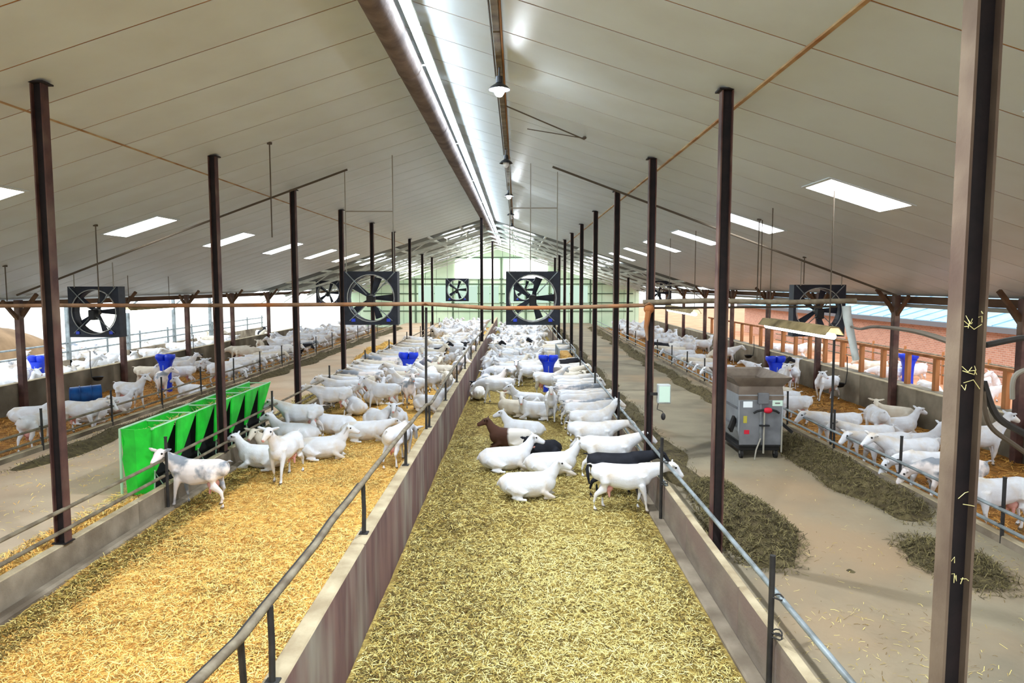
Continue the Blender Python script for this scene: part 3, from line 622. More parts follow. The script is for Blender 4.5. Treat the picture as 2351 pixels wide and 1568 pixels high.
for x in (-.34, .34):
    for yy in (-hd + .08, hd - .14):
        w = MB().tube([(x - .025, yy, .085), (x + .025, yy, .085)], .085, 16).build('wheel', 'rubber', e, True)
        MB().bbox((x - .035, yy - .03, .085), (x + .035, yy + .03, .18), .005).build('fork', 'greymetal', w)
tag(e, 'grey steel feed cart with flared hopper standing in the right feed alley', 'cart')
# ================================================================== GREEN HAY FEEDER
e = empty('hay_feeder', (-6.18, 11.15, ZA)); L = 5.45; n = 7; p = L / n; Ht = 1.10
xb0, xb1, xt0, xt1 = -.20, .17, -.27, .24         # bottom and top half-widths (alley side, pen side)
# alley side sheet
MB().loft([[(xb0 - .012, 0, .03), (xb0 + .012, 0, .03), (xt0 + .012, 0, Ht), (xt0 - .012, 0, Ht)], [(xb0 - .012, L, .03), (xb0 + .012, L, .03), (xt0 + .012, L, Ht), (xt0 - .012, L, Ht)]]).build('back_sheet', 'green', e)
# solid black block, painting the shade inside the feeder behind the chutes
MB().loft([[(xb0 + .04, .05, .04), (xb1 - .06, .05, .04), (xt1 - .18, .05, Ht - .16), (xt0 + .05, .05, Ht - .16)], [(xb0 + .04, L - .03, .04), (xb1 - .06, L - .03, .04), (xt1 - .18, L - .03, Ht - .16), (xt0 + .05, L - .03, Ht - .16)]]).build('interior_shade', 'black', e)
# near end panel, slightly bowed
rr = []
for z, w0, w1 in ((.02, xb0 + .02, xb1 + .02), (.3, xb0 - .02, xb1 + .05), (.6, xb0 - .06, xb1 + .09), (.9, xt0 + .06, xt1 - .04), (Ht, xt0, xt1)):
    rr.append([(w0, -.02, z), ((w0 + w1)/2, -.075, z), (w1, .06, z), (w1, .08, z), ((w0 + w1)/2, -.05, z), (w0, .0, z)])
MB().loft(rr).build('end_panel', 'green', e, True)
for i in range(n):                                 # tapering chute sheets, one per feeding place
    y0 = i * p + .03; y1 = (i + 1) * p - .04
    rr = []
    for z, f in ((.36, .14), (.5, .34), (.7, .56), (.95, .84), (Ht, 1.0)):
        t = (z - .02) / (Ht - .02); x = xb1 + (xt1 - xb1) * t; w = (y1 - y0) * f
        rr.append([(x - .01, y0, z), (x + .02, y0, z), (x + .035, y0 + w*.5, z), (x + .02, y0 + w, z), (x - .01, y0 + w, z), (x + .01, y0 + w*.5, z)])
    c = MB().loft(rr).build('chute', 'green', e, True)
    MB().tube([(xb1 + .04, y0 + .02, .02), (xb1 + .06, y0 + .02, .4)], .012, 6).tube([(xb1 + .04, y0 + .35, .03), (xb1 + .05, y0 + .05, .34)], .009, 6).build('leg_brace', 'greenframe', c, True)
    MB().cyl((xt0, y1 + .03, Ht - .02), (xt1, y1 + .03, Ht - .02), .014, 6).build('cross_bar', 'greenframe', e, True)
MB().cyl((xt0, -.02, Ht), (xt0, L, Ht), .018, 8).build('top_rail', 'greenframe', e, True)
MB().cyl((xt1, -.02, Ht), (xt1, L, Ht), .018, 8).build('top_rail', 'greenframe', e, True)
for y in (0, L): MB().cyl((xt0 - .03, y, 0), (xt0 - .02, y, Ht), .022, 8).build('end_post', 'greenframe', e, True)
tag(e, 'long green hay feeder with seven tapering chutes beside the left alley', 'feeder')
b = MB()
for i in range(260):
    y = random.uniform(.1, L - .1); x = random.uniform(-.25, .1); a = random.uniform(0, 2*PI); l = random.uniform(.05, .14)
    b.tube([(-6.18 + x, 11.15 + y, ZA + Ht - .16 + random.uniform(0, .05)), (-6.18 + x + l*math.cos(a), 11.15 + y + l*math.sin(a), ZA + Ht - .13 + random.uniform(0, .06))], .004, 3)
o = b.build('hay', 'strand_olive1'); o['kind'] = 'stuff'; tag(o, 'loose hay lying in the top of the green hay feeder', 'hay')
# ================================================================== BLUE FEED DISPENSERS
def make_blue():
    e = empty('feed_dispenser')
    def se(z, a, c, n=24, pw=3.0):
        o = []
        for q in range(n):
            t = 2*PI*q/n; cc, ss = math.cos(t), math.sin(t)
            o.append((a*math.copysign(abs(cc)**(2/pw), cc), c*math.copysign(abs(ss)**(2/pw), ss), z))
        return o
    MB().loft([se(0, .18, .15), se(.5, .165, .14), se(.85, .18, .15), se(1.0, .215, .16), se(1.1, .27, .18)]).build('column', 'blue', e, True)
    for s in (-1, 1):
        rings = []
        for z, a, sh in ((1.04, .10, .11), (1.12, .145, .15), (1.19, .17, .17), (1.26, .175, .175), (1.31, .16, .175), (1.29, .12, .175), (1.2, .09, .16)):
            rings.append([(s*sh + a*math.cos(2*PI*q/18), a*1.05*math.sin(2*PI*q/18), z + .012*math.sin(6*PI*q/18)) for q in range(18)])
        MB().loft(rings).build('hopper', 'blue', e, True)
    MB().box((-.008, -.158, .05), (.008, -.14, .95)).build('seam', 'white_box', e)
    return e
bp = make_blue()
for i, (x, y, z, lab) in enumerate(((-3.76, 24, .12, 'blue plastic feed dispenser standing in the left centre pen'), (1.1, 24.3, 0, 'blue plastic feed dispenser standing in the right centre pen'),
    (-12.22, 24, .05, 'blue plastic feed dispenser in the left outer pen'), (-16.68, 24, .0, 'blue plastic feed dispenser outside beyond the left concrete wall'),
    (8.93, 24, 0, 'blue plastic feed dispenser in the right outer pen above the feed cart'), (13.5, 24, .1, 'blue plastic feed dispenser outside behind the wooden fence on the right'))):
    o = bp if i == 0 else copy_tree(bp)
    o.location = (x, y, z); o.rotation_euler = (0, 0, math.atan2(-x, y) * -.2); tag(o, lab, 'feeder', 'blue feed dispensers')
# ================================================================== TUBS, BOWLS, BOXES
e = empty('blue_tub', (-13.25, 21.1, .08), R(35))
rg = [[(x, r*math.cos(2*PI*q/20), .30 + r*math.sin(2*PI*q/20)) for q in range(20)] for x, r in ((-.42, .24), (-.40, .29), (-.1, .30), (.2, .31), (.42, .32), (.42, .30), (.0, .27), (-.36, .24))]
MB().loft(rg).build('barrel', 'teal', e, True)
for x in (-.15, .15): MB().tube([(x, .312*math.cos(2*PI*q/20), .30 + .312*math.sin(2*PI*q/20)) for q in range(21)], .014, 6).build('hoop', 'teal', e, True)
tag(e, 'dark blue plastic barrel lying on its side in the left outer pen', 'barrel')
def bowl(x, y, z, s, lab):
    e = empty('drinking_bowl', (x, y, z))
    rg = [[(r*math.cos(2*PI*q/16), r*math.sin(2*PI*q/16), zz) for q in range(16)] for r, zz in ((.06, 0), (.13, .03), (.17, .12), (.18, .14), (.16, .13), (.11, .05), (.04, .03))]
    MB().loft(rg).build('bowl', 'blackplastic', e, True)
    MB().tube([(s*.2, 0, .1), (s*.24, 0, .5), (s*.22, 0, 1.0)], .014, 6).build('supply_pipe', 'rod', e, True)
    tag(e, lab, 'drinker', 'drinking bowls on the outer walls')
bowl(-14.12, 23.2, .55, -1, 'black drinking bowl on the left concrete wall, nearest one in view')
bowl(-14.12, 30.7, .55, -1, 'black drinking bowl on the left concrete wall behind the second column')
bowl(-14.12, 40.3, .5, -1, 'black drinking bowl farthest along the left concrete wall')
bowl(10.32, 22.2, .5, 1, 'black drinking bowl under the slanting grey pipe on the right wall')
bowl(10.32, 31.0, .5, 1, 'black drinking bowl on the right concrete wall behind the feed cart')
e = empty('control_box', (2.78, 13.1, 1.55))
MB().bbox((-.12, -.08, .0), (.12, .08, .36), .012).build('case', 'white_box', e); MB().box((-.10, -.088, .03), (.10, -.08, .33)).build('door', 'label_g', e)
MB().tube([(-.10, -.0, 0), (-.12, .0, -.12), (-.02, 0, -.16), (.0, 0, -.2)], .008, 6).build('cord', 'rod', e, True); MB().ell((.0, 0, -.26), (.045, .04, .07), 10, 8).build('pendant', 'rod', e, True)
MB().box((-.26, -.03, .15), (-.11, .03, .2)).build('bracket', 'rod', e)
tag(e, 'pale grey control box with dangling pendant on the third right column', 'box')
# small translucent hay rack by the right rail
e = empty('hay_rack', (2.05, 29.2, .05))
for x in (-.35, .3):
    for y in (-1.3, 1.3): MB().cyl((x, y, 0), (x, y, 1.15), .02, 8).build('leg', 'galv', e, True)
for x in (-.35, .3): MB().cyl((x, -1.3, 1.13), (x, 1.3, 1.13), .02, 8).build('top_rail', 'galv', e, True)
for y in (-1.3, 1.3): MB().cyl((-.35, y, 1.13), (.3, y, 1.13), .02, 8).build('top_rail', 'galv', e, True)
for q in range(9): MB().cyl((-.35, -1.3 + q*.325, .15), (-.35, -1.3 + q*.325, 1.12), .01, 6).build('bar', 'galv', e, True)
MB().bbox((-.26, -1.22, .2), (.26, 1.22, .86), .12).build('hay', 'brown_bark', e, True)
tag(e, 'pipe-framed hay rack filled with straw at the right feed rail', 'hay rack')
# straw bale heap in left alley, far
def mound(name, x0, x1, y0, y1, z, h, m, label, cat, nx=10, step=.16, ragged=.35, seed=1, taper=1.2):
    ny = int((y1 - y0) / step); v = []; f = []
    for j in range(ny + 1):
        y = y0 + (y1 - y0) * j / ny
        e0 = ragged * (noise.noise((seed * 7.3, y * .7, 0)) ) ; e1 = ragged * noise.noise((seed * 3.1 + 9, y * .7, 4))
        en = min(1, (y - y0) / taper, (y1 - y) / taper); en = max(0.0, en) ** .5
        c = (x0 + x1) / 2
        a = c + (x0 + e0 - c) * (.35 + .65*en); bb = c + (x1 + e1 - c) * (.35 + .65*en)
        for i in range(nx + 1):
            t = i / nx; x = a + (bb - a) * t
            prof = math.sin(PI * t) ** .7 if 0 < t < 1 else 0
            hh = h * en * prof * (.65 + .7 * (noise.noise((x * 1.6, y * 1.1, seed)) + .2)) + .05 * en * prof * noise.noise((x * 7, y * 7, seed))
            v.append((x, y, z - .02 + max(0.0, hh)))
    w = nx + 1
    for j in range(ny):
        for i in range(nx): f.append((j*w + i, j*w + i + 1, (j+1)*w + i + 1, (j+1)*w + i))
    o = MB().add(v, f).build(name, m, None, True); o['kind'] = 'stuff'; tag(o, label, cat)
    return o
H1 = mound('feed_heap', 2.62, 3.75, 8.2, 11.9, ZA, .34, 'feed', 'dark green feed heap beside the near right pen wall', 'feed', seed=2)
H2 = mound('feed_heap', 2.72, 3.35, 11.2, 55, ZA, .17, 'feed', 'long low band of dark feed along the left side of the right alley', 'feed', nx=6, step=.3, seed=3)
H3 = mound('feed_heap', 5.35, 6.28, 9.9, 15.6, ZA, .26, 'feed', 'dark feed heap under the heads of the feeding goats in the right alley', 'feed', seed=4)
H4 = mound('feed_heap', 5.5, 6.1, 15.0, 55, ZA, .20, 'feed', 'long dark band of feed along the right side of the right alley', 'feed', nx=6, step=.3, seed=5)
H5 = mound('feed_heap', 4.95, 5.9, 7.6, 9.3, ZA, .14, 'feed', 'small dark feed patch lying on the alley left of the big near column', 'feed', seed=6, taper=.8)
H6 = mound('feed_heap', -9.62, -8.95, 12.5, 55, ZA, .17, 'feed', 'dark band of feed along the left side of the left alley', 'feed', nx=6, step=.3, seed=7)
H7 = mound('straw_heap', -6.4, -5.92, 7.0, 11.2, ZA, .10, 'straw_gold', 'golden straw scattered along the left pen wall on the alley side', 'straw', nx=6, seed=8)
H8 = mound('straw_heap', -7.3, -6.0, 30, 38, ZA, .55, 'straw_gold', 'golden straw pile in the far part of the left alley', 'straw', seed=9)
H9 = mound('straw_heap', -6.5, -5.95, 17.3, 29, ZA, .13, 'straw_olive', 'trodden straw and feed along the far left pen wall', 'straw', nx=6, seed=10)
H10 = mound('manure_clod', 3.95, 4.10, 8.05, 8.25, ZA, .05, 'feed', 'small dark clod lying alone on the right alley floor', 'clod', nx=5, step=.04, ragged=.0, seed=11, taper=.08)
# white trough at the foot of the right concrete wall
e = empty('water_trough', (10.28, 11.0, .05))
pr = [(-.17, .12), (-.12, .0), (.12, .0), (.17, .12), (.18, .30), (.15, .30), (.10, .05), (-.10, .05), (-.15, .30), (-.18, .30)]
MB().loft([[(q[0], -2.4, q[1]) for q in pr], [(q[0], 2.4, q[1]) for q in pr]]).build('basin', 'white', e)
for y in (-2.4, 2.38): MB().box((-.17, y, .0), (.17, y + .02, .30)).build('end_cap', 'white', e)
tag(e, 'long white trough at the foot of the right concrete wall', 'trough')
# ================================================================== BEDDING
def bedding(name, x0, x1, y0, y1, z, amp, m, label, slope=0.0):
    st = .14; nx = int((x1 - x0) / st); ny = int((y1 - y0) / (st * 1.3)); X = np.linspace(x0, x1, nx + 1); Y = np.linspace(y0, y1, ny + 1)
    v = [(x, y, z + amp * (noise.noise((x*.8, y*.8, 3)) + .6*noise.noise((x*2.7, y*2.7, 7)) + .4*noise.noise((x*7, y*7, 1)))) for y in Y for x in X]
    w = nx + 1; f = [(j*w+i, j*w+i+1, (j+1)*w+i+1, (j+1)*w+i) for j in range(ny) for i in range(nx)]
    o = MB().add(v, f).build(name, m, None, True); o['kind'] = 'stuff'; tag(o, label, 'straw'); return o
bedding('straw_bedding', -1.63, 2.19, 2.5, 58, .02, .035, 'straw_olive', 'olive-yellow straw bedding covering the right centre pen')
bedding('straw_bedding', -5.51, -1.77, 2.5, 58, .17, .04, 'straw_gold', 'bright golden straw bedding covering the left centre pen')
bedding('straw_bedding', 6.57, 10.61, 4, 58, .06, .03, 'straw_outer', 'brown-gold straw bedding covering the right outer pen')
bedding('straw_bedding', -14.41, -9.97, 8, 58, .06, .03, 'straw_outer', 'brown-gold straw bedding covering the left outer pen')
def strands(name, regions, z, mats, lmin, lmax, w, label, up=.05, zfun=None, cat='straw'):
    """thousands of single straws: one bent blade each, joined into one object"""
    C = []
    for (x0, x1, y0, y1, n) in regions:
        C.append(np.stack([RNG.uniform(x0, x1, n), RNG.uniform(y0, y1, n)], 1))
    C = np.concatenate(C); n = len(C)
    a = RNG.uniform(0, 2*PI, n); L = RNG.uniform(lmin, lmax, n); el = RNG.normal(0, .28, n)
    zz = np.array([zfun(x, y) if zfun else z for x, y in C]) + RNG.uniform(.0, up, n)
    d = np.stack([np.cos(a)*np.cos(el), np.sin(a)*np.cos(el), np.abs(np.sin(el))*.8], 1)
    s = np.stack([-np.sin(a), np.cos(a), RNG.uniform(-.5, .5, n)], 1) * (w * RNG.uniform(.6, 1.4, n))[:, None]
    c = np.concatenate([C, zz[:, None]], 1); h = (L / 2)[:, None]
    mid = c + np.stack([np.zeros(n), np.zeros(n), RNG.uniform(-.004, .012, n)], 1)
    V = np.stack([c - d*h - s, c - d*h + s, mid - s, mid + s, c + d*h - s, c + d*h + s], 1).reshape(-1, 3)
    base = (np.arange(n) * 6)[:, None]
    F = np.concatenate([base + np.array([0, 1, 3, 2]), base + np.array([2, 3, 5, 4])], 1).reshape(-1, 4)
    me = bpy.data.meshes.new(name); me.vertices.add(len(V)); me.vertices.foreach_set('co', V.astype(np.float32).ravel())
    me.loops.add(F.size); me.loops.foreach_set('vertex_index', F.astype(np.int32).ravel())
    me.polygons.add(len(F)); me.polygons.foreach_set('loop_start', np.arange(0, F.size, 4, dtype=np.int32))
    for mm in mats: me.materials.append(M[mm])
    me.polygons.foreach_set('material_index', np.repeat(RNG.choice(len(mats), n, p=([.34, .33, .2, .13] if len(mats) == 4 else None)), 2).astype(np.int32))
    me.update(); me.validate()
    o = bpy.data.objects.new(name, me); COL.objects.link(o); o['kind'] = 'stuff'; tag(o, label, cat); return o
def noisez(z, amp): return lambda x, y: z + amp * (noise.noise((x*.8, y*.8, 3)) + .6*noise.noise((x*2.7, y*2.7, 7)) + .4*noise.noise((x*7, y*7, 1))) + .002
S4 = lambda k: [f'strand_{k}{i}' for i in range(4)]
strands('loose_straw', [(-1.55, 2.11, 4.8, 10, 46000), (-1.55, 2.11, 10, 17, 26000), (-1.55, 2.11, 17, 30, 9000)], 0, S4('olive'), .035, .11, .0027, 'loose olive straws lying on the right centre pen bedding', zfun=noisez(.02, .035))
strands('loose_straw', [(-5.42, -1.86, 4.6, 10, 46000), (-5.42, -1.86, 10, 17, 26000), (-5.42, -1.86, 17, 30, 9000)], 0, S4('gold'), .035, .11, .0027, 'loose golden straws lying on the left centre pen bedding', zfun=noisez(.17, .04))
strands('trodden_and_shade_straw', [(-5.42, -4.95, 4.6, 17, 9000), (-5.42, -5.2, 4.6, 22, 5000)], 0, ['strand_olive2', 'strand_olive3', 'strand_outer3', 'strand_olive1'], .05, .15, .0034, 'trodden olive-brown straw along the kerb of the left pen wall', zfun=noisez(.18, .04))
strands('trodden_and_shade_straw', [(-1.55, -1.0, 4.8, 22, 7000), (-1.55, -.4, 4.8, 14, 7000), (1.8, 2.11, 6, 18, 3000), (-1.55, .1, 4.8, 11, 5000)], 0, ['strand_olive2', 'strand_olive3', 'strand_outer3', 'strand_olive1'], .05, .15, .0032, 'brown straws darkened as painted shade along the foot of the centre wall', zfun=noisez(.03, .035))  # dark strands paint the centre wall's shade; right-hand strip is feed-soiled straw
strands('loose_straw', [(6.68, 10.5, 8, 28, 16000)], 0, S4('outer'), .08, .2, .006, 'loose straws lying on the right outer pen bedding', zfun=noisez(.06, .03))
strands('loose_straw', [(-14.3, -10.08, 12, 30, 14000)], 0, S4('outer'), .08, .2, .006, 'loose straws lying on the left outer pen bedding', zfun=noisez(.06, .03))
strands('loose_straw', [(2.55, 4.4, 3.6, 7.2, 700), (2.55, 5.4, 3.0, 9.0, 450), (2.55, 6.35, 7.5, 14, 300), (5.5, 6.35, 8, 11, 350)], ZA + .002, ['strand_olive2', 'strand_olive1', 'strand_outer3'], .03, .09, .002, 'scattered straws on the concrete of the right alley', up=.006)
strands('loose_straw', [(-6.6, -5.78, 6.5, 12, 2600), (-9.8, -6.6, 9, 16, 700)], ZA + .002, ['strand_gold0', 'strand_gold1', 'strand_olive1'], .05, .13, .004, 'scattered straws on the concrete of the left alley', up=.02)
def heap_strands(h, n, mats, label, w=.004, lm=.12):
    me = h.data; A = np.array([p.area for p in me.polygons]); idx = RNG.choice(len(A), n, p=A / A.sum())
    P = np.array([list(me.polygons[i].center) for i in idx]); 
    zmap = P[:, 2]; low = (zmap < P[:, 2].min() + .05)[:, None]; C = P[:, :2] + RNG.uniform(-.08, .08, (n, 2)) * np.where(low, [[1.0, 2.2]], 1.0) * np.where(low, 1.4, 1.0)
    a = RNG.uniform(0, 2*PI, n); L = RNG.uniform(.04, lm, n); el = RNG.normal(0, .5, n)
    d = np.stack([np.cos(a)*np.cos(el), np.sin(a)*np.cos(el), np.abs(np.sin(el))], 1) * (L/2)[:, None]
    s = np.stack([-np.sin(a), np.cos(a), RNG.uniform(-.5, .5, n)], 1) * w
    c = np.concatenate([C, (zmap + RNG.uniform(-.005, .03, n))[:, None]], 1)
    V = np.stack([c - d - s, c - d + s, c + d + s, c + d - s], 1).reshape(-1, 3); F = np.arange(4*n).reshape(-1, 4)
    me2 = bpy.data.meshes.new('loose_feed'); me2.vertices.add(len(V)); me2.vertices.foreach_set('co', V.astype(np.float32).ravel())
    me2.loops.add(F.size); me2.loops.foreach_set('vertex_index', F.astype(np.int32).ravel()); me2.polygons.add(n); me2.polygons.foreach_set('loop_start', np.arange(0, F.size, 4, dtype=np.int32))
    for mm in mats: me2.materials.append(M[mm])
    me2.polygons.foreach_set('material_index', RNG.integers(0, len(mats), n).astype(np.int32)); me2.update(); me2.validate()
    o = bpy.data.objects.new('loose_feed', me2); COL.objects.link(o); o.parent = h; o['kind'] = 'stuff'
for h, n in ((H1, 9000), (H2, 7000), (H3, 8000), (H4, 8000), (H5, 3000), (H6, 8000)): heap_strands(h, n, S4('feed'), '')
for h, n in ((H7, 2500), (H8, 3000)): heap_strands(h, n, S4('gold'), '')
heap_strands(H9, 3000, S4('olive'), '')

# ================================================================== GOATS
def ring(c, t, rs, rn, n=12):
    t = Vector(t).normalized(); s = Vector((0, 0, 1)).cross(t)
    if s.length < .05: s = Vector((0, 1, 0))
    s.normalize(); u = t.cross(s); c = Vector(c)
    return [c + s * (rs * math.cos(2*PI*k/n)) + u * (rn * math.sin(2*PI*k/n)) for k in range(n)]
def limb(mb, pts, n=10):
    """pts: (x,y,z,rside,rnorm)"""
    P = [Vector(p[:3]) for p in pts]; rr = []
    for i, p in enumerate(pts):
        t = P[min(i+1, len(P)-1)] - P[max(i-1, 0)]
        rr.append(ring(P[i], t, p[3], p[4] if len(p) > 4 else p[3], n))
    mb.loft(rr)
def goat_mesh(pose, voxel=.019, yaw=0.0, lying=False, neck=None, headpitch=-28, seed=0):
    """one continuous body: trunk, neck, head, ears, tail and legs fused by a voxel remesh"""
    mb = MB(); rnd = random.Random(seed)
    if lying:
        tr = [(-.55, .22, .03, .05), (-.51, .24, .11, .13), (-.40, .265, .17, .20), (-.15, .245, .22, .235), (.10, .25, .215, .235), (.28, .29, .16, .215), (.40, .33, .105, .16), (.47, .35, .05, .07)]
        nb = Vector((.34, 0, .36)); tail = [(-.50, 0, .34, .025), (-.57, 0, .30, .02), (-.60, 0, .22, .012)]
    else:
        tr = [(-.55, .66, .04, .05), (-.51, .66, .115, .115), (-.39, .655, .15, .16), (-.16, .60, .185, .20), (.07, .575, .195, .22), (.26, .605, .15, .205), (.38, .635, .11, .17), (.45, .65, .06, .09)]
        nb = Vector((.36, 0, .70)); tail = [(-.50, 0, .76, .022), (-.57, 0, .79, .020), (-.64, 0, .77, .012)]
    limb(mb, [(x, 0, z, w, h) for x, z, w, h in tr], 16)
    # neck + head in a frame turned by yaw about the neck base
    el, nl = neck if neck else (55, .44)
    ry = Matrix.Rotation(R(yaw), 3, 'Z')
    nd = ry @ Vector((math.cos(R(el)), 0, math.sin(R(el))))
    base = nb - Vector((.06, 0, .04)); mid = nb + (nd * .55 + Vector((.3, 0, .1)) * .2) * nl; poll = nb + nd * nl
    limb(mb, [(*base, .115, .175), (*(base*.45 + mid*.55), .09, .135), (*mid, .07, .10), (*poll, .06, .075)], 12)
    hp = R(headpitch); hd = ry @ Vector((math.cos(hp), 0, math.sin(hp)))
    if abs(yaw) > 20: hd = Matrix.Rotation(R(yaw * .35), 3, 'Z') @ hd
    up = Vector((0, 0, 1)); side = up.cross(hd).normalized(); hup = hd.cross(side)
    h0 = poll - hd * .05 + hup * .005
    limb(mb, [(*h0, .05, .055), (*(h0 + hd*.05), .074, .084), (*(h0 + hd*.13), .069, .083), (*(h0 + hd*.21 - hup*.012), .050, .062), (*(h0 + hd*.29 - hup*.022), .042, .049), (*(h0 + hd*.325 - hup*.026), .030, .034)], 12)
    for s in (-1, 1):                                # ears stand out sideways
        a = poll + side * (s*.045) + hup * .03
        d = (side * s + hup * .30 - hd * .05).normalized()
        limb(mb, [(*a, .018, .024), (*(a + d*.05), .019, .038), (*(a + d*.11), .017, .036), (*(a + d*.17), .013, .014)], 8)
    limb(mb, [(p[0], p[1], p[2], p[3]) for p in tail], 8)
    if lying:
        for s in (-1, 1):
            limb(mb, [(.26, s*.10, .28, .08), (.25, s*.145, .15, .062), (.37, s*.14, .08, .045), (.45, s*.125, .05, .038), (.38, s*.115, .035, .03), (.25, s*.12, .03, .028)], 8)
            limb(mb, [(-.36, s*.12, .27, .13), (-.24, s*.165, .18, .115), (-.08, s*.20, .12, .075), (-.18, s*.215, .06, .042), (-.32, s*.20, .045, .036), (-.20, s*.235, .035, .028), (-.04, s*.245, .03, .03)], 8)
    else:
        for s in (-1, 1):
            o = .07 * (s if seed % 2 else -s)
            limb(mb, [(.30, s*.085, .62, .075, .10), (.29, s*.105, .47, .055, .07), (.31 + o*.5, s*.10, .29, .034, .038), (.305 + o*.8, s*.095, .17, .024), (.305 + o, s*.095, .07, .027), (.32 + o, s*.095, .035, .032), (.325 + o, s*.095, .005, .036)], 10)
            limb(mb, [(-.34, s*.085, .64, .095, .14), (-.31, s*.115, .50, .085, .12), (-.33, s*.115, .39, .05, .075), (-.43 - o*.5, s*.105, .29, .032, .04), (-.425 - o, s*.10, .17, .024), (-.42 - o, s*.10, .07, .027), (-.40 - o, s*.10, .035, .032), (-.395 - o, s*.10, .005, .036)], 10)
    tmp = mb.build('tmp_goat', 'coat_white')
    md = tmp.modifiers.new('r', 'REMESH'); md.mode = 'VOXEL'; md.voxel_size = voxel
    sm = tmp.modifiers.new('s', 'SMOOTH'); sm.factor = .5; sm.iterations = 4 if voxel < .03 else 2
    bpy.context.view_layer.update()
    dg = bpy.context.evaluated_depsgraph_get(); me = bpy.data.meshes.new_from_object(tmp.evaluated_get(dg))
    me.name = 'goat_' + pose; old = tmp.data; bpy.data.objects.remove(tmp); bpy.data.meshes.remove(old)
    me.materials.clear(); me.materials.append(M['coat_white']); me.materials.append(M['hoof']); me.materials.append(M['skin_pink'])
    nose = h0 + hd*.335 - hup*.026
    mi = []
    for p in me.polygons:
        c = p.center
        if not lying and c.z < .045: mi.append(1)
        elif (c - nose).length < .034: mi.append(2)
        else: mi.append(0)
    me.polygons.foreach_set('material_index', mi); me.polygons.foreach_set('use_smooth', [True] * len(me.polygons)); me.update()
    eyes = [tuple(h0 + hd*.115 + side*(s*.066) + hup*.032) for s in (-1, 1)]
    return me, eyes
POSES = {
 'stand_up': dict(neck=(56, .36), headpitch=-24, seed=1), 'stand_fwd': dict(neck=(24, .37), headpitch=-32, seed=2), 'stand_left': dict(neck=(42, .36), yaw=66, headpitch=-25, seed=3),
 'stand_right': dict(neck=(46, .36), yaw=-70, headpitch=-25, seed=4), 'stand_down': dict(neck=(-20, .38), headpitch=-55, seed=5), 'feed': dict(neck=(12, .42), headpitch=-40, seed=6),
 'lie_up': dict(lying=True, neck=(58, .33), headpitch=-18), 'lie_left': dict(lying=True, neck=(46, .33), yaw=70, headpitch=-22), 'lie_right': dict(lying=True, neck=(46, .33), yaw=-70, headpitch=-22),
 'lie_down': dict(lying=True, neck=(12, .36), yaw=25, headpitch=-20)}
GM = {k: goat_mesh(k, **v) for k, v in POSES.items()}
EYE = MB().ell((0, 0, 0), (.018, .018, .018), 8, 6).build('eye', 'eye', None, True); EYE_ME = EYE.data; bpy.data.objects.remove(EYE)
ub = MB(); ub.ell((0, 0, 0), (.10, .085, .10), 12, 8)
for s in (-1, 1): ub.tube([(.02, s*.045, -.06), (.03, s*.055, -.13), (.03, s*.058, -.16)], [.028, .02, .012], 8)
U = ub.build('udder', 'skin_pink', None, True); UD_ME = U.data; bpy.data.objects.remove(U)
tb = MB(); tb.box((-.004, -.016, -.02), (.004, .016, .02)); TAGME = tb.build('ear_tag', 'yellowgreen'); T_ME = TAGME.data; bpy.data.objects.remove(TAGME)
def goat(x, y, z, pose, heading, coat, label, group, sc=1.0, parts=True, roll=0.0):
    me, eyes = GM[pose]
    o = bpy.data.objects.new('goat', me); COL.objects.link(o)
    o.location = (x, y, z); o.rotation_euler = (0, 0, R(heading)); o.scale = (sc, sc, sc)
    if coat != 'white':
        o.material_slots[0].link = 'OBJECT'; o.material_slots[0].material = M['coat_' + coat]
    if parts:
        for e in eyes: piece('eye', EYE_ME, o, e)
        if not pose.startswith('lie') and coat not in ('black',): piece('udder', UD_ME, o, (-.27, 0, .40))
    tag(o, label, 'goat', group); return o
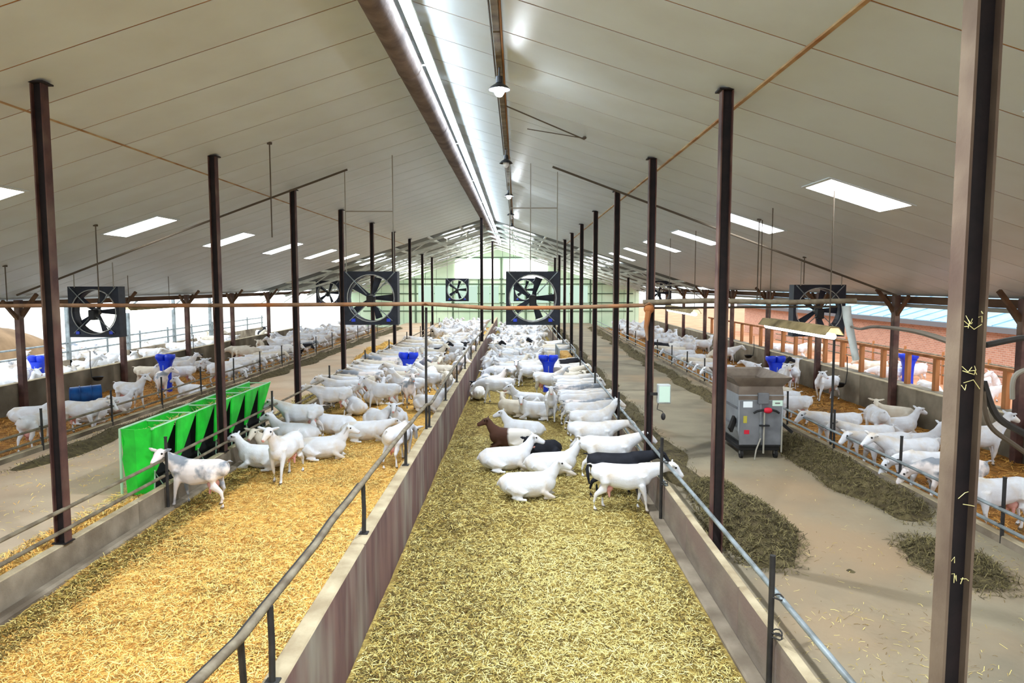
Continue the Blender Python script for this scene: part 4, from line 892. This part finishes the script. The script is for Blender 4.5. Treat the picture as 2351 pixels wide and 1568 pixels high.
GOATS = [
(1.84,11.38,0.03,'feed',-6,'white','white goat with black tail stripe standing nearest, head through the right feed rail'),
(1.99,12.20,0.03,'feed',0,'black','black goat standing beside the nearest white goat at the right feed rail'),
(2.03,13.41,0.03,'stand_fwd',-5,'white','white goat standing just behind the black goat at the right feed rail'),
(2.13,16.30,0.03,'stand_up',5,'white','long white goat standing broadside behind the steel fence rod, head over rail'),
(0.22,12.06,0.03,'lie_up',0,'white','white goat lying nearest the camera in the right centre pen, head raised to the right'),
(0.70,13.50,0.03,'lie_up',4,'white','white goat lying between the nearest lying goat and the small black goat'),
(-0.21,13.88,0.03,'lie_up',8,'white',"white goat lying left of the black goat's face in the right centre pen"),
(0.47,14.51,0.03,'lie_left',-150,'black','small black goat lying among white goats in the right centre pen'),
(-0.15,15.75,0.03,'lie_up',176,'brownfront','goat with brown head and shoulders and white hindquarters lying on straw'),
(0.14,16.75,0.03,'lie_up',168,'white','white goat lying right behind the brown-headed goat'),
(0.94,19.10,0.03,'stand_up',-92,'white','white goat standing alone facing the camera in the right centre pen'),
(0.55,19.28,0.03,'lie_left',178,'white','white goat lying close beside the goat that faces the camera'),
(-0.09,19.73,0.03,'lie_right',165,'cream','cream goat curled up lying, leftmost of the resting trio in right centre pen'),
(0.33,21.08,0.03,'lie_up',172,'white','white goat resting behind the curled cream goat'),
(-0.62,21.85,0.03,'stand_down',176,'white','white goat standing broadside with its head lowered towards the centre wall'),
(-1.27,22.68,0.03,'lie_down',91,'blackwhite','black and white goat lying against the centre wall'),
(1.03,23.05,0.03,'stand_left',-35,'white','white goat standing below the blue feeder of the right centre pen'),
(0.45,25.43,0.03,'stand_left',180,'white',"white goat standing broadside left of the right centre pen's blue feeder"),
(-0.92,24.88,0.03,'lie_up',20,'greyback','grey-brown goat lying behind the goat that noses the centre wall'),
(-0.64,29.17,0.03,'stand_up',-95,'white','white goat standing facing the camera near the centre wall, head high'),
(0.42,31.66,0.03,'stand_fwd',5,'white',"white goat standing sideways to the left of the blue feeder's top"),
(-1.17,31.15,0.03,'stand_up',80,'cream','cream goat seen from behind next to the centre wall'),
(1.87,23.71,0.03,'stand_fwd',-60,'cream','cream goat turned inwards behind the row at the right feed rail'),
(-5.19,11.08,0.18,'stand_left',172,'greyback','grey-backed goat with pink udder standing beside the green hay feeder'),
(-4.30,12.69,0.18,'stand_up',-98,'white','white goat standing facing the camera in the left centre pen'),
(-4.99,13.42,0.18,'lie_up',178,'white','white goat lying closest to the left pen wall, head to the left'),
(-4.97,14.24,0.18,'lie_left',172,'cream','cream goat lying behind the goat that faces the camera, left centre pen'),
(-5.03,15.47,0.18,'lie_up',176,'white','white goat lying below the large standing goat at the left wall'),
(-4.03,14.21,0.18,'lie_up',8,'white','large white goat lying in the open, head raised right, left centre pen'),
(-5.09,16.18,0.18,'stand_fwd',174,'white','large white goat standing broadside with its head at the left pen rail'),
(-4.40,16.52,0.18,'lie_up',170,'white','white goat lying to the right of the large standing goat'),
(-3.52,15.87,0.18,'lie_down',5,'white','white goat lying alone in front of the resting group, left centre pen'),
(-3.50,17.19,0.18,'lie_left',-60,'white','white goat lying upright in the resting group of the left centre pen'),
(-3.03,17.24,0.18,'lie_up',-85,'white','white goat lying facing the camera at the right of the resting group'),
(-2.37,13.77,0.18,'stand_down',75,'white','white goat standing behind the handrail of the centre wall, turned away'),
(-5.06,18.91,0.18,'feed',176,'white','white goat standing broadside behind the large goat at the left rail'),
(-4.50,19.11,0.18,'lie_up',120,'white','white goat lying with its neck stretched up, left centre pen'),
(-3.80,19.58,0.18,'stand_left',160,'white','white goat standing above the resting group, left centre pen'),
(-3.19,20.28,0.18,'stand_up',-70,'greyback',"grey-marked white goat standing near the centre wall's rail post"),
(-3.77,23.67,0.18,'stand_fwd',185,'white',"white goat standing right in front of the left centre pen's blue feeder"),
(-2.96,23.19,0.18,'stand_right',-100,'white',"white goat standing right of the left centre pen's blue feeder"),
(9.05,23.44,0.08,'stand_up',-100,'white',"white goat standing facing the camera beside the feed cart's right top"),
(9.85,24.63,0.08,'stand_up',60,'white','white goat standing in the right outer pen, second from the cart'),
(9.86,22.12,0.08,'stand_left',205,'white','pinkish white goat standing under the hanging grey pipe'),
(8.58,16.49,0.08,'stand_down',80,'white','white goat standing with its rump to the camera in the right outer pen'),
(9.33,16.88,0.08,'lie_up',10,'white','white goat lying with raised head by the right concrete wall'),
(10.07,18.49,0.08,'lie_left',150,'cream','cream goat lying against the right concrete wall'),
(8.72,15.00,0.08,'lie_up',6,'white','white goat lying just left of the big near column'),
(9.49,14.17,0.08,'stand_up',2,'white','white goat standing with its head high right of the big near column'),
(7.28,10.39,0.08,'feed',188,'white',"white goat nearest the camera at the right outer pen's feed rail"),
(8.17,14.51,0.08,'lie_down',-20,'white','small white goat lying behind the feeding pair in the right outer pen'),
(-10.88,15.47,0.08,'stand_down',95,'white','white goat seen from behind at the near rail of the left outer pen'),
(-12.85,18.15,0.08,'lie_up',10,'white','white goat lying at the far left edge of the left outer pen'),
(-11.51,18.34,0.08,'lie_up',15,'white','white goat lying just right of the nearest left column'),
(-11.58,19.72,0.08,'lie_left',10,'white','white goat lying with its back to the alley, left outer pen'),
(-11.57,20.56,0.08,'stand_up',-15,'white','white goat standing in front of the blue tub, head raised'),
(-13.09,24.57,0.08,'stand_up',2,'cream','cream goat standing broadside by the left concrete wall'),
(-11.70,22.66,0.08,'stand_left',-60,'greyback',"grey goat standing under the left outer pen's blue feeder"),
(-12.11,24.79,0.08,'stand_fwd',200,'white',"pale goat standing right of the left outer pen's blue feeder"),
(-10.60,22.40,0.08,'lie_up',170,'white','white goat lying near the rail behind the green hay feeder'),
(-12.88,37.05,0.08,'stand_right',160,'white','cream white goat standing alone by the far part of the left concrete wall'),
(-12.48,31.82,0.08,'stand_down',5,'cream','cream goat standing side-on behind the feeding row, left outer pen'),
]
PLACED = []
def ends(x, y, h): c, s = .27*math.cos(R(h)), .27*math.sin(R(h)); return ((x + c, y + s), (x - c, y - s))
def free(x, y, h, d): return all((p[0] - a)**2 + (p[1] - b)**2 > d*d for p in ends(x, y, h) for a, b in PLACED)
def nthw(i): return ORD[i] if i < len(ORD) else f'{i + 1}th'
for (x, y, z, po, h, c, lab) in GOATS:
    if abs(x - 2.0) < .4 and z < .05 and abs(h) < 10: x = min(x, 1.78)
    g0 = goat(x, y, z, po, h, c, lab, 'goats in the foreground', sc=random.uniform(.97, 1.05))
    if 'black tail' in lab: MB().tube([(-.60, 0, .77), (-.615, 0, .70), (-.60, 0, .58), (-.575, 0, .44)], [.02, .028, .026, .012], 8).build('tail', 'coat_black', g0, True)
    PLACED += ends(x, y, h)
COATS = ['white']*13 + ['cream']*3 + ['greyback', 'blackwhite']
ROWCOATS = ['white']*9 + ['cream']*2 + ['greyback']
def row(x, ys, z, heading, where, group):
    for i, y in enumerate(ys):
        hh = heading + random.uniform(-9, 9)
        if not free(x, y, hh, .36): continue
        po = random.choice(('feed', 'feed', 'feed', 'stand_fwd', 'stand_down' if abs(x) > 5.9 else 'feed')); xx = x + random.uniform(-.08, .08)
        goat(xx, y, z, po, hh, random.choice(ROWCOATS if y < 23 else COATS), f'goat in the row feeding at {where}, {ORD[i] if i < len(ORD) else "last"} from the camera', group, sc=random.uniform(.95, 1.06), parts=y < 26)
        PLACED.extend(ends(xx, y, hh))
row(1.72, [14.9, 17.3, 17.9, 18.5, 19.1, 19.7, 20.4, 21.1, 21.7, 22.3, 23.0, 23.7, 24.5, 25.3, 26.1, 27.0, 27.9, 31.2, 32.1, 33.2, 34.3, 35.4, 36.6], .03, 0, 'the right centre rail', 'goats feeding at the right centre rail')
row(-5.02, [20.2, 20.9, 21.6, 22.3, 23.0, 23.8, 24.6, 25.4, 26.3, 27.2, 28.2, 29.2, 30.3, 31.4, 32.6, 33.8, 35.2, 36.6], .18, 180, 'the left centre rail', 'goats feeding at the left centre rail')
row(7.32, [11.5, 12.1, 12.9, 13.6, 14.4, 15.6, 18.3, 19.0, 19.8, 20.7, 21.6, 22.6, 23.8, 25, 26.3, 27.7, 29.1, 30.6, 32.2, 34], .08, 180, 'the right outer rail', 'goats feeding at the right outer rail')
row(-10.72, [17.0, 25.0, 25.7, 26.4, 27.1, 27.9, 28.7, 29.5, 30.4, 31.3, 32.3, 33.4, 34.6, 36], .08, 0, 'the left outer rail', 'goats feeding at the left outer rail')
def crowd(n, x0, x1, y0, y1, z, d, label, group, up=.72, bias=1.0):
    L = []; tries = 0
    while len(L) < n and tries < 12000:
        tries += 1
        x = random.uniform(x0, x1); y = y0 + (y1 - y0) * random.random() ** bias
        h = random.choice((0, 180)) + random.uniform(-55, 55)
        if x - x0 < .42 or x1 - x < .3: h = random.choice((90, -90)) + random.uniform(-16, 16)
        if not free(x, y, h, d): continue
        st = random.random() < up
        po = random.choice(('stand_up', 'stand_fwd', 'stand_left', 'stand_right', 'stand_down')) if st else random.choice(('lie_up', 'lie_left', 'lie_right', 'lie_down'))
        L.append((y, x, h, po, st, random.choice(COATS))); PLACED.extend(ends(x, y, h))
    CN = {'white': 'white', 'cream': 'cream', 'greyback': 'grey-marked', 'blackwhite': 'black and white'}
    for i, (y, x, h, po, st, co) in enumerate(sorted(L)):
        goat(x, y, z, po, h, co, f"{CN[co]} goat {'standing' if st else 'lying'} {label}, {nthw(i)} nearest the camera", group, sc=random.uniform(.94, 1.06), parts=False)
PLACED.append((-3.76, 24)); PLACED.append((1.1, 24.3)); PLACED.append((-12.22, 24)); PLACED.append((8.93, 24)); PLACED.append((2.05, 28.7)); PLACED.append((2.05, 29.7)); PLACED.append((-13.25, 21.1))
crowd(50, -1.22, 1.0, 25.5, 41, .03, .42, 'in the right centre pen herd', 'packed herd in the right centre pen', up=.8)
crowd(56, -4.3, -2.15, 19.5, 41, .18, .42, 'in the left centre pen herd', 'packed herd in the left centre pen', up=.8)
crowd(11, 8.0, 10.1, 25.5, 40, .08, .5, 'in the far right outer pen', 'far goats in the right outer pen')
crowd(11, -13.8, -11.5, 25.5, 42, .08, .5, 'in the far left outer pen', 'far goats in the left outer pen')
crowd(32, -17.6, -15.3, 16, 44, .10, .5, 'just outside the left concrete wall', 'goats outside the left wall', up=1.0, bias=1.2)
crowd(15, -21.5, -19.2, 20, 46, .10, .5, 'beyond the outside barrier on the left', 'goats beyond the outside feed barrier', up=1.0)
crowd(12, 11.9, 15.0, 16, 34, .12, .5, 'in the yard behind the wooden fence', 'goats in the right yard', up=.8)
# the herd at the very far end, too small to tell apart
LO = {k: goat_mesh(k, voxel=.045, **POSES[k])[0] for k in ('stand_up', 'stand_fwd', 'stand_left', 'lie_up')}
def herd(label, spots):
    V = []; F = []; n = 0
    for (x, y, z) in spots:
        me = LO[random.choice(list(LO))]; a = R(random.choice((0, 180)) + random.uniform(-50, 50)); c, s = math.cos(a), math.sin(a)
        co = np.empty(len(me.vertices)*3, np.float32); me.vertices.foreach_get('co', co); co = co.reshape(-1, 3)
        V += [(x + c*p[0] - s*p[1], y + s*p[0] + c*p[1], z + p[2]) for p in co]; F += [tuple(i + n for i in p.vertices) for p in me.polygons]; n = len(V)
    o = MB().add(V, F).build('distant_herd', 'coat_white', None, True); o['kind'] = 'stuff'; tag(o, label, 'goats')
herd('distant white herd filling the far end of the right centre pen', [(random.uniform(-.8, 1.6), random.uniform(41.7, 55), .03) for _ in range(55)])
herd('distant white herd filling the far end of the left centre pen', [(random.uniform(-4.95, -2.5), random.uniform(41.7, 55), .18) for _ in range(60)])
herd('distant white herd at the far end of the left outer pen', [(random.uniform(-13.4, -10.9), random.uniform(38, 56), .08) for _ in range(45)])
herd('distant white herd at the far end of the right outer pen', [(random.uniform(7.5, 9.7), random.uniform(36, 56), .08) for _ in range(45)])

# ================================================================== OUTSIDE RIGHT
e = empty('wooden_fence', (11.0, 9, 1.0))
wp = MB().bbox((-.06, -.07, -.02), (.06, .07, .86), .008).build('post', 'wood', e)
for i in range(1, 24): piece('post', wp.data, e, (0, i * 1.32, 0))
MB().bbox((-.05, -.5, .84), (.05, 31, .92), .01).build('top_rail', 'wood', e)
tag(e, 'orange-brown wooden post fence on top of the right concrete wall', 'fence')
b = struct(MB().box((10.81, Y0, .1), (11.12, 45, 1.0)).build('wall_right_outer_backing', 'outer_wall'))
e = empty('yard_fence', (15.6, 8, .12))
for z in (.35, .7, 1.05): MB().cyl((0, 0, z), (0, 34, z), .03, 8).build('rail', 'weathered_pipe', e, True)
yp = MB().cyl((0, 0, 0), (0, 0, 1.2), .045, 8).build('post', 'wood', e, True)
for i in range(1, 14): piece('post', yp.data, e, (0, i * 2.5, 0))
tag(e, 'low rail fence in the yard in front of the brick barn', 'fence')
e = empty('brick_barn', (17.6, 26, .12))
MB().box((0, -22, 0), (8, 28, 2.15)).build('wall', 'brick', e)
MB().loft([[(-.45, -22.4, 2.02), (9, -22.4, 4.9), (9, -22.4, 5.05), (-.45, -22.4, 2.17)], [(-.45, 28.4, 2.02), (9, 28.4, 4.9), (9, 28.4, 5.05), (-.45, 28.4, 2.17)]]).build('roof', 'roofblue', e)
MB().box((-.5, -22.4, 1.94), (-.38, 28.4, 2.14)).build('gutter', 'soffit', e)
for i in range(40):
    y = -22 + i * 1.25; MB().bar((-.45, y, 2.19), (9, y, 5.07), .05, .03).build('roof_seam', 'roofblue', e)
MB().box((-.04, -14.5, .0), (.02, -12.0, 1.9)).build('door', 'beam', e)
tag(e, 'long reddish brick barn with pale blue roof beyond the right yard', 'building')
# ================================================================== OUTSIDE LEFT
e = empty('feed_barrier', (-18.3, 12, .10))
MB().bbox((-.07, 0, 0), (.07, 38, .62), .01).build('kerb', 'concrete', e)
for z in (.95, 1.3): MB().cyl((0, 0, z), (0, 38, z), .035, 8).build('rail', 'galv', e, True)
fp = MB().cyl((0, 0, .0), (0, 0, 1.45), .04, 8).build('post', 'galv', e, True)
for i in range(1, 15): piece('post', fp.data, e, (0, i * 2.7, 0))
tag(e, 'pipe feed barrier with low kerb between the two herds outside on the left', 'barrier')
for i, y in enumerate((15, 19.4, 23.8, 28.2, 32.6, 37, 41.4)):
    e = empty('annex_post', (-18.3, y, .10))
    MB().bbox((-.07, -.07, 0), (.07, .07, 3.0), .008).build('shaft', 'galv', e); MB().bar((0, 0, 2.5), (.6, 0, 3.0), .06, .06).build('brace', 'galv', e)
    tag(e, f'pale annex post standing outside on the left, {ORD[i]} from the camera', 'post', 'annex posts')
b = MB(); rg = []
for y in np.linspace(29, 39, 24):
    t = (y - 29) / 10; h = 1.75 * math.sin(PI * t) ** .6 + .05
    rg.append([(-27.5 + 2.4*math.cos(PI*q/10), y, .05 + h*math.sin(PI*q/10)*(1 + .12*noise.noise((q*.6, y, 0)))) for q in range(11)])
tag(b.loft(rg).build('earth_mound', 'ground', None, True), 'brown earth mound in the bright yard at the far left', 'mound')
